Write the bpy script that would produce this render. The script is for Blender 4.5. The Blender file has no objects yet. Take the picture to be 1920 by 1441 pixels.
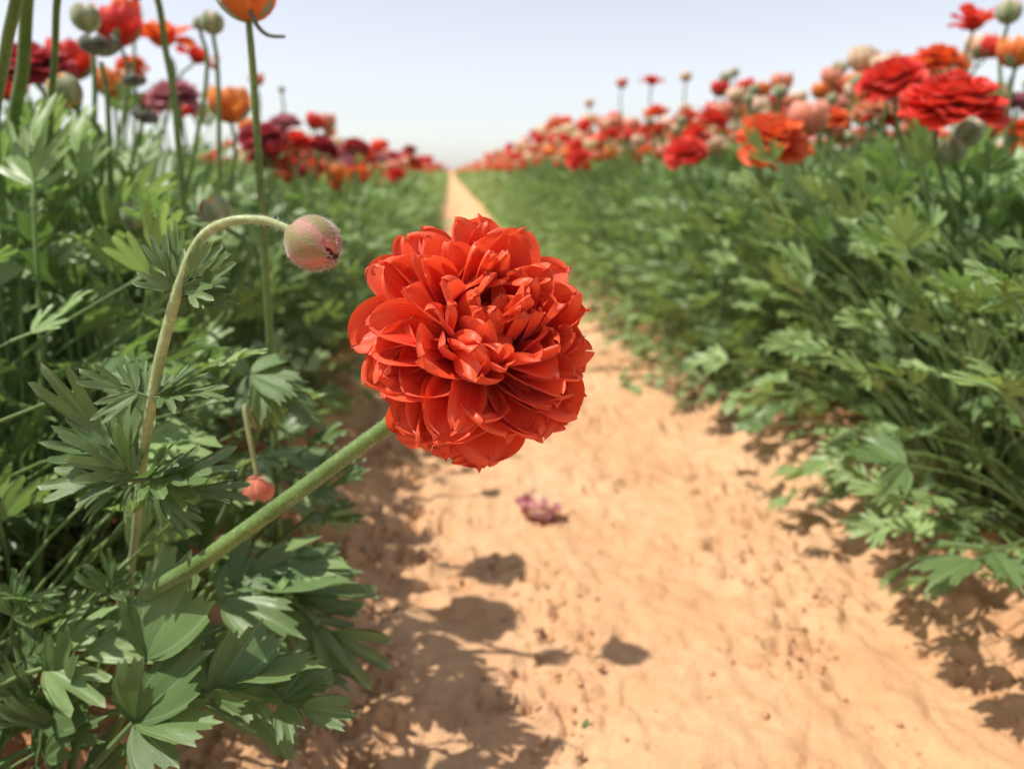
import bpy, math, random
import numpy as np
from mathutils import Vector, Matrix

# ------------------------------------------------------------------ camera, sky, sun, exposure
scene = bpy.context.scene
CAM_H = 0.36
FPX, CX, CY = 1507.0, 960.0, 720.5           # focal length / centre in photograph pixels
PITCH, YAW = math.atan(400 / FPX), math.radians(4.22)
cam_data = bpy.data.cameras.new('camera')
cam = bpy.data.objects.new('camera', cam_data)
scene.collection.objects.link(cam)
scene.camera = cam
cam.location = (0, 0, CAM_H)
cam.rotation_euler = (math.pi / 2 - PITCH, 0, -YAW)
cam_data.sensor_width = 36.0
cam_data.lens = FPX / 1920 * 36
cam_data.clip_start = 0.01
cam_data.clip_end = 8000
cam_data.dof.use_dof = True
cam_data.dof.focus_distance = 0.272
cam_data.dof.aperture_fstop = 8.4
cam_data.dof.aperture_blades = 7

TO_SUN = Vector((-0.455, -0.045, 0.86)).normalized()
SUN_EL = math.asin(TO_SUN.z)
SUN_AZ = math.atan2(TO_SUN.x, TO_SUN.y)
world = bpy.data.worlds.new('World')
scene.world = world
world.use_nodes = True
wn = world.node_tree
sky = wn.nodes.new('ShaderNodeTexSky')
sky.sky_type = 'NISHITA'
sky.sun_disc = False
sky.sun_elevation = SUN_EL
sky.sun_rotation = SUN_AZ
sky.altitude = 400
sky.air_density = 1.0
sky.dust_density = 0.95
sky.ozone_density = 1.0
bgn = wn.nodes['Background']
bgn.inputs['Strength'].default_value = 0.118
hs = wn.nodes.new('ShaderNodeHueSaturation')      # thin milky haze over the whole sky
hs.inputs['Saturation'].default_value = 0.36
hs.inputs['Hue'].default_value = 0.525
wn.links.new(sky.outputs[0], hs.inputs['Color'])
wn.links.new(hs.outputs[0], bgn.inputs['Color'])

sun_data = bpy.data.lights.new('sun', 'SUN')
sun_data.energy = 3.8
sun_data.angle = math.radians(0.53)
sun_data.color = (1.0, 0.94, 0.85)
sun = bpy.data.objects.new('sun', sun_data)
scene.collection.objects.link(sun)
sun.location = (-3, -1, 5)
sun.rotation_euler = TO_SUN.to_track_quat('Z', 'Y').to_euler()

vs = scene.view_settings
vs.view_transform = 'Standard'
vs.look = 'None'
vs.gamma = 1.0
vs.exposure = 0.56
vs.use_curve_mapping = False
scene.render.engine = 'CYCLES'
scene.cycles.use_denoising = True
scene.cycles.max_bounces = 5
scene.cycles.diffuse_bounces = 3
scene.cycles.use_adaptive_sampling = True
scene.cycles.adaptive_threshold = 0.02
scene.cycles.transmission_bounces = 6
scene.cycles.sample_clamp_indirect = 6.0

rng = np.random.default_rng(11)
rnd = random.Random(5)
COL = scene.collection
C0 = Vector((0, 0, CAM_H))
F_ = Vector((math.sin(YAW) * math.cos(PITCH), math.cos(YAW) * math.cos(PITCH), -math.sin(PITCH)))
R_ = Vector((math.cos(YAW), -math.sin(YAW), 0))
U_ = R_.cross(F_)

def ray(px, py):
    return F_ + R_ * ((px - CX) / FPX) + U_ * ((CY - py) / FPX)
def at(px, py, depth):
    """point at a real distance (metres along the view axis)"""
    return C0 + ray(px, py) * depth
def on_ground(px, py, z=0.0):
    d = ray(px, py)
    return C0 + d * ((z - CAM_H) / d.z)

# ------------------------------------------------------------------ numpy gradient noise
_perm = rng.permutation(512)
_perm = np.concatenate([_perm, _perm, _perm])
_ga = rng.uniform(0, 2 * np.pi, 512)
_gx, _gy = np.cos(_ga), np.sin(_ga)
def noise2(x, y):
    xi = np.floor(x).astype(int); yi = np.floor(y).astype(int)
    xf = x - xi; yf = y - yi
    u = xf * xf * xf * (xf * (xf * 6 - 15) + 10); v = yf * yf * yf * (yf * (yf * 6 - 15) + 10)
    def g(ix, iy, dx, dy):
        h = _perm[(_perm[ix & 511] + iy) & 511]
        return _gx[h] * dx + _gy[h] * dy
    n00 = g(xi, yi, xf, yf); n10 = g(xi + 1, yi, xf - 1, yf)
    n01 = g(xi, yi + 1, xf, yf - 1); n11 = g(xi + 1, yi + 1, xf - 1, yf - 1)
    return ((n00 * (1 - u) + n10 * u) * (1 - v) + (n01 * (1 - u) + n11 * u) * v) * 1.5
def fbm(x, y, o=4):
    s = 0; a = 1.0
    for k in range(o):
        s = s + a * noise2(x * 2 ** k + 17.3 * k, y * 2 ** k + 5.1 * k); a *= 0.5
    return s
def sstep(a, b, x):
    t = np.clip((x - a) / (b - a), 0, 1)
    return t * t * (3 - 2 * t)

# ------------------------------------------------------------------ materials
def new_mat(name):
    m = bpy.data.materials.new(name); m.use_nodes = True
    nt = m.node_tree
    for n in list(nt.nodes): nt.nodes.remove(n)
    out = nt.nodes.new('ShaderNodeOutputMaterial')
    return m, nt, out
def N(nt, kind, **kw):
    n = nt.nodes.new(kind)
    for k, v in kw.items(): setattr(n, k, v)
    return n
def ramp(nt, fac, stops, interp='LINEAR'):
    r = N(nt, 'ShaderNodeValToRGB'); r.color_ramp.interpolation = interp
    e = r.color_ramp.elements
    while len(e) < len(stops): e.new(0.5)
    for el, (p, c) in zip(e, stops):
        el.position = p; el.color = (*c, 1) if len(c) == 3 else c
    nt.links.new(fac, r.inputs[0]); return r.outputs[0]
def mixc(nt, fac, a, b, mode='MIX'):
    m = N(nt, 'ShaderNodeMix', data_type='RGBA', blend_type=mode)
    for sock, v in ((m.inputs[0], fac), (m.inputs[6], a), (m.inputs[7], b)):
        if hasattr(v, 'is_output'): nt.links.new(v, sock)
        elif isinstance(v, (int, float)): sock.default_value = v
        else: sock.default_value = (*v, 1)
    return m.outputs[2]
def math_(nt, op, a, b=None, c=None):
    m = N(nt, 'ShaderNodeMath', operation=op)
    for i, v in enumerate((a, b, c)):
        if v is None: continue
        if hasattr(v, 'is_output'): nt.links.new(v, m.inputs[i])
        else: m.inputs[i].default_value = v
    return m.outputs[0]
def noise_tex(nt, scale, detail=4, rough=0.55, vec=None, dist=0.0):
    n = N(nt, 'ShaderNodeTexNoise'); n.inputs['Scale'].default_value = scale
    n.inputs['Detail'].default_value = detail; n.inputs['Roughness'].default_value = rough
    n.inputs['Distortion'].default_value = dist
    if vec is not None: nt.links.new(vec, n.inputs['Vector'])
    return n.outputs['Fac']

def sheet_shader(nt, out, base, trans, tfac, rough, spec, bump=None, bstr=0.2, bdist=0.0005, sheen=0):
    p = N(nt, 'ShaderNodeBsdfPrincipled')
    if hasattr(base, 'is_output'): nt.links.new(base, p.inputs['Base Color'])
    else: p.inputs['Base Color'].default_value = (*base, 1)
    if hasattr(rough, 'is_output'): nt.links.new(rough, p.inputs['Roughness'])
    else: p.inputs['Roughness'].default_value = rough
    p.inputs['Specular IOR Level'].default_value = spec
    if sheen:
        p.inputs['Sheen Weight'].default_value = sheen; p.inputs['Sheen Roughness'].default_value = 0.4
    t = N(nt, 'ShaderNodeBsdfTranslucent')
    if hasattr(trans, 'is_output'): nt.links.new(trans, t.inputs['Color'])
    else: t.inputs['Color'].default_value = (*trans, 1)
    if bump is not None:
        b = N(nt, 'ShaderNodeBump'); b.inputs['Strength'].default_value = bstr; b.inputs['Distance'].default_value = bdist
        nt.links.new(bump, b.inputs['Height'])
        nt.links.new(b.outputs[0], p.inputs['Normal']); nt.links.new(b.outputs[0], t.inputs['Normal'])
    mx = N(nt, 'ShaderNodeMixShader'); mx.inputs[0].default_value = tfac
    nt.links.new(p.outputs[0], mx.inputs[1]); nt.links.new(t.outputs[0], mx.inputs[2])
    nt.links.new(mx.outputs[0], out.inputs[0])

def leaf_material(name, dark, light, tip, tfac=0.28, rough=0.36):
    m, nt, out = new_mat(name)
    var = N(nt, 'ShaderNodeAttribute', attribute_name='var').outputs['Fac']
    oi = N(nt, 'ShaderNodeObjectInfo').outputs['Random']
    v = math_(nt, 'FRACT', math_(nt, 'ADD', var, oi))
    uv = N(nt, 'ShaderNodeUVMap').outputs[0]
    sep = N(nt, 'ShaderNodeSeparateXYZ'); nt.links.new(uv, sep.inputs[0])
    tc = N(nt, 'ShaderNodeTexCoord').outputs['Object']
    n1 = noise_tex(nt, 60, 3, 0.6, tc)
    c = mixc(nt, v, dark, light)
    c = mixc(nt, math_(nt, 'MULTIPLY', n1, 0.5), c, tuple(x * 1.35 for x in light))
    # pale veins from the leaf base, pale tooth tips
    vd = math_(nt, 'ABSOLUTE', math_(nt, 'SUBTRACT', math_(nt, 'FRACT', sep.outputs[0]), 0.5))
    vn = ramp(nt, vd, [(0.0, (1, 1, 1)), (0.07, (0, 0, 0))])
    c = mixc(nt, math_(nt, 'MULTIPLY', vn, 0.22), c, tip)
    tipf = ramp(nt, sep.outputs[1], [(0.90, (0, 0, 0)), (1.0, (1, 1, 1))])
    c = mixc(nt, math_(nt, 'MULTIPLY', tipf, 0.5), c, tip)
    tr = mixc(nt, 1.0, c, (1.3, 1.5, 0.8), 'MULTIPLY')
    rr = math_(nt, 'MULTIPLY_ADD', n1, 0.22, rough - 0.1)
    sheet_shader(nt, out, c, tr, tfac, rr, 0.38, bump=math_(nt, 'ADD', n1, math_(nt, 'MULTIPLY', vn, -0.35)), bstr=0.35, bdist=0.0008)
    return m

M = {}
M['leaf'] = leaf_material('leaf_green', (0.075, 0.128, 0.044), (0.140, 0.218, 0.082), (0.48, 0.56, 0.34), 0.28, 0.36)
M['leaf_feather'] = leaf_material('leaf_feathery', (0.145, 0.230, 0.076), (0.250, 0.355, 0.138), (0.50, 0.58, 0.36), 0.28, 0.38)

def stem_material(name, c1, c2, rough=0.5, fuzz=0.25):
    m, nt, out = new_mat(name)
    tc = N(nt, 'ShaderNodeTexCoord').outputs['Object']
    n1 = noise_tex(nt, 420, 3, 0.6, tc); n2 = noise_tex(nt, 45, 3, 0.6, tc)
    c = mixc(nt, ramp(nt, n2, [(0.3, (0, 0, 0)), (0.7, (1, 1, 1))]), c1, c2)
    c = mixc(nt, math_(nt, 'MULTIPLY', ramp(nt, n1, [(0.5, (0, 0, 0)), (0.75, (1, 1, 1))]), 0.35), c, tuple(min(1, x * 2.2) for x in c2))
    sheet_shader(nt, out, c, tuple(x * 1.6 for x in c2), 0.12, rough, 0.35, bump=n1, bstr=0.4, bdist=0.0006, sheen=fuzz)
    return m
M['stem'] = stem_material('stem_green', (0.085, 0.150, 0.035), (0.150, 0.235, 0.060))
M['stem_pale'] = stem_material('stem_pale_green', (0.28, 0.36, 0.15), (0.40, 0.46, 0.23))
M['stem_tan'] = stem_material('stem_straw', (0.17, 0.21, 0.07), (0.26, 0.26, 0.11))

def petal_material(name, deep, main, edge, tfac=0.36, rough=0.42, dry=0.0, trans=None):
    m, nt, out = new_mat(name)
    uv = N(nt, 'ShaderNodeUVMap').outputs[0]
    sep = N(nt, 'ShaderNodeSeparateXYZ'); nt.links.new(uv, sep.inputs[0])
    var = N(nt, 'ShaderNodeAttribute', attribute_name='var').outputs['Fac']
    oi = N(nt, 'ShaderNodeObjectInfo').outputs['Random']
    v = math_(nt, 'FRACT', math_(nt, 'ADD', var, oi))
    mp = N(nt, 'ShaderNodeMapping'); mp.inputs['Scale'].default_value = (34, 3.0, 1)
    cmb = N(nt, 'ShaderNodeCombineXYZ'); nt.links.new(math_(nt, 'MULTIPLY', v, 37.0), cmb.inputs[2])
    nt.links.new(cmb.outputs[0], mp.inputs['Location'])
    nt.links.new(uv, mp.inputs['Vector'])
    streak = noise_tex(nt, 1.0, 4, 0.6, mp.outputs[0], 0.3)
    mp2 = N(nt, 'ShaderNodeMapping'); mp2.inputs['Scale'].default_value = (4, 4, 1)
    nt.links.new(cmb.outputs[0], mp2.inputs['Location']); nt.links.new(uv, mp2.inputs['Vector'])
    blotch = noise_tex(nt, 1.0, 3, 0.6, mp2.outputs[0])
    c = mixc(nt, v, deep, main)
    c = mixc(nt, math_(nt, 'MULTIPLY', ramp(nt, streak, [(0.42, (0, 0, 0)), (0.72, (1, 1, 1))]), 0.55), c, edge)
    # rim distance: uv.x is -1..1 packed to 0..1, uv.y along the petal
    ux = math_(nt, 'ABSOLUTE', math_(nt, 'MULTIPLY_ADD', sep.outputs[0], 2.0, -1.0))
    rim = math_(nt, 'MAXIMUM', ux, sep.outputs[1])
    rimn = math_(nt, 'ADD', rim, math_(nt, 'MULTIPLY_ADD', blotch, 0.22, -0.11))
    ef = ramp(nt, rimn, [(0.66, (0, 0, 0)), (1.0, (1, 1, 1))])
    c = mixc(nt, math_(nt, 'MULTIPLY', ef, 0.75), c, edge)
    tr = trans if trans else tuple(min(1, x) for x in (main[0] * 1.25, main[1] * 2.0 + 0.01, main[2] * 1.5))
    trc = mixc(nt, math_(nt, 'MULTIPLY', ef, 0.5), tr, tuple(min(1, x * 1.1) for x in edge))
    if dry > 0:
        dn = math_(nt, 'ADD', rim, math_(nt, 'MULTIPLY_ADD', blotch, 0.50, -0.25))
        df = ramp(nt, dn, [(1.12 - dry * 0.1, (0, 0, 0)), (1.15 - dry * 0.1, (1, 1, 1))])
        c = mixc(nt, math_(nt, 'MULTIPLY', df, 0.85), c, (0.70, 0.46, 0.36))
        trc = mixc(nt, math_(nt, 'MULTIPLY', df, 0.85), trc, (0.6, 0.42, 0.3))
    rr = math_(nt, 'MULTIPLY_ADD', streak, 0.3, rough - 0.15)
    sheet_shader(nt, out, c, trc, tfac, rr, 0.42, bump=streak, bstr=0.5, bdist=0.0009, sheen=0.15)
    return m
M['red'] = petal_material('petal_scarlet', (0.70, 0.012, 0.008), (0.88, 0.036, 0.016), (0.92, 0.160, 0.055), tfac=0.30, rough=0.34, dry=1.165, trans=(0.95, 0.10, 0.03))
M['red2'] = petal_material('petal_red', (0.50, 0.010, 0.012), (0.74, 0.022, 0.018), (0.85, 0.09, 0.05))
M['crimson'] = petal_material('petal_crimson', (0.20, 0.004, 0.012), (0.40, 0.010, 0.022), (0.55, 0.07, 0.10))
M['orangered'] = petal_material('petal_orange_red', (0.68, 0.030, 0.008), (0.82, 0.075, 0.015), (0.90, 0.22, 0.05))
M['orange'] = petal_material('petal_orange', (0.78, 0.13, 0.020), (0.84, 0.22, 0.035), (0.90, 0.42, 0.12))
M['salmon'] = petal_material('petal_salmon', (0.70, 0.14, 0.08), (0.80, 0.26, 0.16), (0.88, 0.52, 0.38))
M['blush'] = petal_material('petal_blush', (0.74, 0.36, 0.24), (0.82, 0.52, 0.38), (0.86, 0.70, 0.56))
M['faded'] = petal_material('petal_faded_mauve', (0.34, 0.03, 0.07), (0.48, 0.09, 0.14), (0.66, 0.36, 0.42))

def sepal_material(name, a, b, c3, tfac=0.12):
    m, nt, out = new_mat(name)
    uv = N(nt, 'ShaderNodeUVMap').outputs[0]
    sep = N(nt, 'ShaderNodeSeparateXYZ'); nt.links.new(uv, sep.inputs[0])
    tc = N(nt, 'ShaderNodeTexCoord').outputs['Object']
    n1 = noise_tex(nt, 260, 4, 0.65, tc); n2 = noise_tex(nt, 1500, 2, 0.6, tc)
    ux = math_(nt, 'ABSOLUTE', math_(nt, 'MULTIPLY_ADD', sep.outputs[0], 2.0, -1.0))
    c = mixc(nt, ramp(nt, math_(nt, 'ADD', ux, math_(nt, 'MULTIPLY_ADD', n1, 0.9, -0.45)), [(0.15, (0, 0, 0)), (0.8, (1, 1, 1))]), a, b)
    c = mixc(nt, ramp(nt, n1, [(0.52, (0, 0, 0)), (0.72, (0.7, 0.7, 0.7))]), c, c3)
    sheet_shader(nt, out, c, b, tfac, 0.6, 0.25, bump=math_(nt, 'ADD', n1, n2), bstr=0.6, bdist=0.0005, sheen=0.5)
    return m
M['sepal_pink'] = sepal_material('sepal_pink_fuzzy', (0.26, 0.24, 0.09), (0.52, 0.26, 0.22), (0.40, 0.13, 0.12))
M['sepal_green'] = sepal_material('sepal_green', (0.20, 0.27, 0.11), (0.40, 0.44, 0.26), (0.30, 0.36, 0.18))
M['sepal_grey'] = sepal_material('sepal_grey_green', (0.055, 0.070, 0.045), (0.14, 0.15, 0.10), (0.10, 0.11, 0.10))
m, nt, out = new_mat('fuzz_white')
p = N(nt, 'ShaderNodeBsdfPrincipled'); p.inputs['Base Color'].default_value = (0.78, 0.76, 0.66, 1); p.inputs['Roughness'].default_value = 0.5
nt.links.new(p.outputs[0], out.inputs[0]); M['fuzz'] = m

# sand: orange loam, pale crust on the flat trodden furrow, darker moist crumbs on the shoulders
def sand_material(name, crumb=False):
    m, nt, out = new_mat(name)
    tc = N(nt, 'ShaderNodeTexCoord').outputs['Object']
    big = noise_tex(nt, 3.2, 4, 0.55, tc); mid = noise_tex(nt, 26, 5, 0.62, tc); fine = noise_tex(nt, 420, 3, 0.7, tc)
    grain = noise_tex(nt, 1500, 2, 0.7, tc)
    c = mixc(nt, ramp(nt, big, [(0.35, (0, 0, 0)), (0.65, (1, 1, 1))]), (0.66, 0.385, 0.205), (0.745, 0.475, 0.280))
    c = mixc(nt, math_(nt, 'MULTIPLY', ramp(nt, mid, [(0.48, (0, 0, 0)), (0.70, (1, 1, 1))]), 0.45), c, (0.54, 0.270, 0.115))
    c = mixc(nt, math_(nt, 'MULTIPLY', ramp(nt, fine, [(0.52, (0, 0, 0)), (0.72, (1, 1, 1))]), 0.45), c, (0.40, 0.17, 0.065))
    c = mixc(nt, math_(nt, 'MULTIPLY', ramp(nt, grain, [(0.66, (0, 0, 0)), (0.74, (1, 1, 1))]), 0.5), c, (0.80, 0.66, 0.48))
    a = N(nt, 'ShaderNodeAttribute', attribute_name='loam').outputs['Fac']
    c = mixc(nt, a if not crumb else 0.25, c, (0.42, 0.165, 0.062))
    b = N(nt, 'ShaderNodeBsdfPrincipled'); nt.links.new(c, b.inputs['Base Color'])
    b.inputs['Roughness'].default_value = 0.95; b.inputs['Specular IOR Level'].default_value = 0.12
    bp = N(nt, 'ShaderNodeBump'); bp.inputs['Strength'].default_value = 0.8; bp.inputs['Distance'].default_value = 0.003
    h = math_(nt, 'ADD', math_(nt, 'MULTIPLY', mid, 1.2), math_(nt, 'ADD', math_(nt, 'MULTIPLY', fine, 0.8), math_(nt, 'MULTIPLY', grain, 0.35)))
    nt.links.new(h, bp.inputs['Height']); nt.links.new(bp.outputs[0], b.inputs['Normal'])
    nt.links.new(b.outputs[0], out.inputs[0])
    return m
M['sand'] = sand_material('sand'); M['crumb'] = sand_material('sand_crumb', True)

# ------------------------------------------------------------------ object helpers
def mesh_from(name, V, Fc, mat, uv=None, var=None, smooth=True):
    me = bpy.data.meshes.new(name)
    V = np.asarray(V, dtype=np.float32).reshape(-1, 3)
    if isinstance(Fc, np.ndarray):
        nf, k = Fc.shape
        me.vertices.add(len(V)); me.vertices.foreach_set('co', V.ravel())
        me.loops.add(nf * k); me.loops.foreach_set('vertex_index', Fc.astype(np.int32).ravel())
        me.polygons.add(nf); me.polygons.foreach_set('loop_start', np.arange(0, nf * k, k, dtype=np.int32))
        me.polygons.foreach_set('loop_total', np.full(nf, k, dtype=np.int32))
        me.update(calc_edges=True)
    else:
        me.from_pydata(V.tolist(), [], Fc)
    if smooth: me.polygons.foreach_set('use_smooth', np.ones(len(me.polygons), dtype=bool))
    if uv is not None:
        uvl = me.uv_layers.new(name='UVMap')
        li = np.empty(len(me.loops), dtype=np.int32); me.loops.foreach_get('vertex_index', li)
        uvl.data.foreach_set('uv', np.asarray(uv, dtype=np.float32)[li].ravel())
    if var is not None:
        a = me.attributes.new('var', 'FLOAT', 'POINT')
        vv = np.full(len(V), var, dtype=np.float32) if np.isscalar(var) else np.asarray(var, dtype=np.float32)
        a.data.foreach_set('value', vv)
    if isinstance(mat, (list, tuple)):
        for x in mat: me.materials.append(x)
    else: me.materials.append(mat)
    return me

class MB:
    """collects quad/tri pieces (all quads; a tri repeats nothing) into one mesh"""
    def __init__(s): s.V = []; s.F = []; s.UV = []; s.var = []; s.n = 0; s.mi = []
    def add(s, V, Fq, uv, var=0.0, mi=0):
        V = np.asarray(V, dtype=np.float64)
        s.V.append(V); s.F.append(np.asarray(Fq) + s.n); s.UV.append(np.asarray(uv)); s.var.append(np.full(len(V), var)); s.n += len(V)
        s.mi.append(np.full(len(Fq), mi))
    def mesh(s, name, mat):
        me = mesh_from(name, np.concatenate(s.V), np.concatenate(s.F), mat, np.concatenate(s.UV), np.concatenate(s.var))
        mi = np.concatenate(s.mi)
        if mi.any(): me.polygons.foreach_set('material_index', mi.astype(np.int32))
        return me

def obj(name, me, parent=None, mw=None, kind=None):
    o = bpy.data.objects.new(name, me); COL.objects.link(o)
    if parent is not None: o.parent = parent
    if mw is not None: o.matrix_basis = mw
    if kind: o['kind'] = kind
    return o
def tag(o, label, cat, group=None):
    o['label'] = label; o['category'] = cat
    if group: o['group'] = group
    return o
def thing(name, loc, label, cat, group=None):
    o = bpy.data.objects.new(name, None); COL.objects.link(o); o.location = loc
    o.empty_display_size = 0.02
    return tag(o, label, cat, group)
def grid_faces(nr, nc, wrap=False):
    i = np.arange(nr - 1)[:, None]; j = np.arange(nc if wrap else nc - 1)[None, :]
    j2 = (j + 1) % nc
    return np.stack([i * nc + j, i * nc + j2, (i + 1) * nc + j2, (i + 1) * nc + j], -1).reshape(-1, 4)
def frame_from(y, nhint):
    """3x3 (columns x, y, z) with y along the piece and z near the hint"""
    y = Vector(y).normalized(); n = Vector(nhint); n = n - y * n.dot(y)
    if n.length < 1e-5: n = y.orthogonal()
    n.normalize(); x = y.cross(n)
    return Matrix((x, y, n)).transposed()
def mat4(rot, loc, s=1.0):
    m = (rot @ Matrix.Diagonal((s, s, s) if np.isscalar(s) else s)).to_4x4(); m.translation = Vector(loc); return m
def xf(V, m):
    A = np.array(m); return V @ A[:3, :3].T + A[:3, 3]

def catmull(P, n):
    P = [np.array(p, dtype=float) for p in P]
    P = [2 * P[0] - P[1]] + P + [2 * P[-1] - P[-2]]
    out = []
    for i in range(1, len(P) - 2):
        for t in np.linspace(0, 1, n, endpoint=False):
            a, b, c, d = P[i - 1:i + 3]
            out.append(0.5 * (2 * b + (c - a) * t + (2 * a - 5 * b + 4 * c - d) * t * t + (3 * b - a - 3 * c + d) * t ** 3))
    out.append(P[-2]); return np.array(out)
def tube(path, rad, sides=8, cap=True):
    path = np.asarray(path, dtype=float); n = len(path)
    rad = np.interp(np.linspace(0, 1, n), np.linspace(0, 1, len(rad)), rad) if not np.isscalar(rad) else np.full(n, rad)
    T = np.gradient(path, axis=0); T /= np.linalg.norm(T, axis=1)[:, None] + 1e-12
    up = np.array([0.31, 0.17, 0.93]) if abs(T[0, 2]) < 0.8 else np.array([0.9, 0.3, 0.1])
    a = np.cross(T, up); a /= np.linalg.norm(a, axis=1)[:, None]; b = np.cross(T, a)
    ang = np.linspace(0, 2 * np.pi, sides, endpoint=False)
    V = path[:, None, :] + rad[:, None, None] * (np.cos(ang)[None, :, None] * a[:, None, :] + np.sin(ang)[None, :, None] * b[:, None, :])
    uv = np.stack(np.broadcast_arrays(ang[None, :] / 6.2832, np.linspace(0, 0.85, n)[:, None]), -1)
    V = V.reshape(-1, 3); Fq = grid_faces(n, sides, True); uv = uv.reshape(-1, 2)
    if cap:   # round end
        V = np.vstack([V, path[-1] + T[-1] * rad[-1] * 0.6]); uv = np.vstack([uv, [0.5, 0.85]])
        k = len(V) - 1; base = (n - 1) * sides
        e = np.array([[base + i, base + (i + 1) % sides, k, k] for i in range(sides)])
        # quads that close on the tip vertex: use pairs so that no vertex repeats
        e = np.array([[base + i, base + (i + 1) % sides, base + (i + 2) % sides, k] for i in range(0, sides, 2)])
        Fq = np.vstack([Fq, e])
    return V, Fq, uv

# ------------------------------------------------------------------ leaf pieces
def leaflet(spread, nl, nt, d1, d2, res, nr, fold, droop, cup, g, bulge=0.35, side=0.28, rnd_=1.3):
    """fan-shaped toothed leaflet, base at origin, along +Y, upper face +Z, about 1 long"""
    nth = nl * nt * 2 * res + 1
    t = np.linspace(-1, 1, nth)
    p = (t + 1) / 2 * nl; f = p - np.floor(np.minimum(p, nl - 1e-6))
    jit = 1 + 0.10 * np.interp(p, np.arange(nl + 1), g.normal(0, 1, nl + 1))
    R = (1 - d1 * np.abs(2 * f - 1) ** rnd_)
    q = f * nt; q = q - np.floor(np.minimum(q, nt - 1e-6))
    R = R * (1 - d2 * np.abs(2 * q - 1) ** 0.8) * (1 - side * t * t) * jit
    r = np.linspace(0.0, 1, nr + 1) ** 0.9; r[0] = 0.012
    rr = r[:, None] * R[None, :]
    th = spread * t[None, :] * (1 + bulge * (0.5 - r[:, None]))
    x = rr * np.sin(th); y = rr * np.cos(th)
    z = fold * rr * np.abs(2 * f - 1)[None, :] + 0.15 * np.abs(x) - droop * y ** 2 + cup * x ** 2 * 2
    z = z + 0.035 * np.sin(7 * x + g.uniform(0, 6)) * rr + 0.03 * np.sin(9 * y + g.uniform(0, 6)) * rr
    V = np.stack([x, y, z], -1).reshape(-1, 3)
    uv = np.stack(np.broadcast_arrays((t[None, :] + 1) / 2 * nl + 0 * rr, rr / R.max()), -1).reshape(-1, 2)
    return V, grid_faces(nr + 1, nth), uv

def blade(kind, res, g):
    """compound blade of unit length: list of (V, F, uv)"""
    out = []
    hi = res >= 1
    def put(base, ang, s, tilt, **kw):
        V, Fq, uv = leaflet(res=max(2 if kw['nt'] == 1 and hi else 1, res), nr=6 if hi else 2, g=g, **kw)
        rot = Matrix.Rotation(ang, 3, 'Z') @ Matrix.Rotation(tilt, 3, 'X') @ Matrix.Rotation(g.normal(0, 0.25), 3, 'Y')
        out.append((xf(V, mat4(rot, base, s)), Fq, uv))
    if kind == 'single':
        put((0, 0, 0), 0, 1.0, 0, spread=g.uniform(0.66, 0.82), nl=3, nt=3 if hi else 1, d1=0.15, d2=0.10, fold=0.03, droop=0.14, cup=0.1, bulge=0.6, rnd_=1.6)
        return out
    if kind == 'broad':
        kw = dict(spread=g.uniform(0.62, 0.8), nl=3, nt=3 if hi else 1, d1=0.24, d2=0.12, fold=0.05, droop=g.uniform(0.05, 0.25), cup=0.2, bulge=0.7, rnd_=1.7)
        put((0, 0.36, 0), 0, 0.64, g.uniform(-0.1, 0.3), **kw)
        for s in (-1, 1):
            put((0, 0.14, 0), s * g.uniform(0.7, 1.0), 0.56, g.uniform(0, 0.4), **kw)
        stemlen = 0.40
    elif kind == 'cut':
        kw = dict(spread=g.uniform(0.55, 0.8), nl=3, nt=2 if hi else 1, d1=0.46, d2=0.14, rnd_=2.2 if hi else 1.3, fold=0.06, droop=g.uniform(0, 0.3), cup=0.15, bulge=0.5)
        put((0, 0.42, 0), 0, 0.58, g.uniform(-0.2, 0.3), **kw)
        for s in (-1, 1):
            put((0, 0.20, 0), s * g.uniform(0.55, 0.95), 0.55, g.uniform(-0.1, 0.4), **kw)
        if hi:
            for s in (-1, 1):
                put((0, 0.40, 0), s * g.uniform(0.6, 0.9), 0.36, g.uniform(-0.1, 0.4), **kw)
        stemlen = 0.45
    elif kind == 'fork':     # three leaflets cut into blunt finger lobes
        kw = dict(spread=g.uniform(0.58, 0.80), nl=3, nt=1, d1=0.42, d2=0.03, fold=0.05, droop=g.uniform(-0.05, 0.3), cup=0.15, bulge=0.6, side=0.25, rnd_=2.2 if hi else 1.4)
        put((0, 0.40, 0), 0, 0.60, g.uniform(-0.2, 0.3), **kw)
        for s in (-1, 1):
            put((0, g.uniform(0.12, 0.24), 0), s * g.uniform(0.5, 0.9), g.uniform(0.46, 0.6), g.uniform(-0.1, 0.4), **kw)
        stemlen = 0.43
    else:  # feather: finely divided
        kw = dict(spread=g.uniform(0.6, 0.85), nl=3, nt=1, d1=0.60, d2=0.04, rnd_=2.4 if hi else 1.3, fold=0.10, droop=g.uniform(0, 0.4), cup=0.1, side=0.2)
        put((0, 0.55, 0), 0, 0.45, g.uniform(-0.2, 0.3), **kw)
        for yb, sc in ((0.18, 0.5), (0.38, 0.42)) if hi else ((0.26, 0.52),):
            for s in (-1, 1):
                put((0, yb, 0), s * g.uniform(0.6, 1.05), sc * g.uniform(0.85, 1.1), g.uniform(-0.2, 0.4), **kw)
        stemlen = 0.57
    if hi or kind != 'single':
        out.append(tube([(0, 0, 0), (0, stemlen * 0.5, -0.006), (0, stemlen, 0.0)], [0.022, 0.012], 5 if hi else 3, False))
    return out

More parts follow.
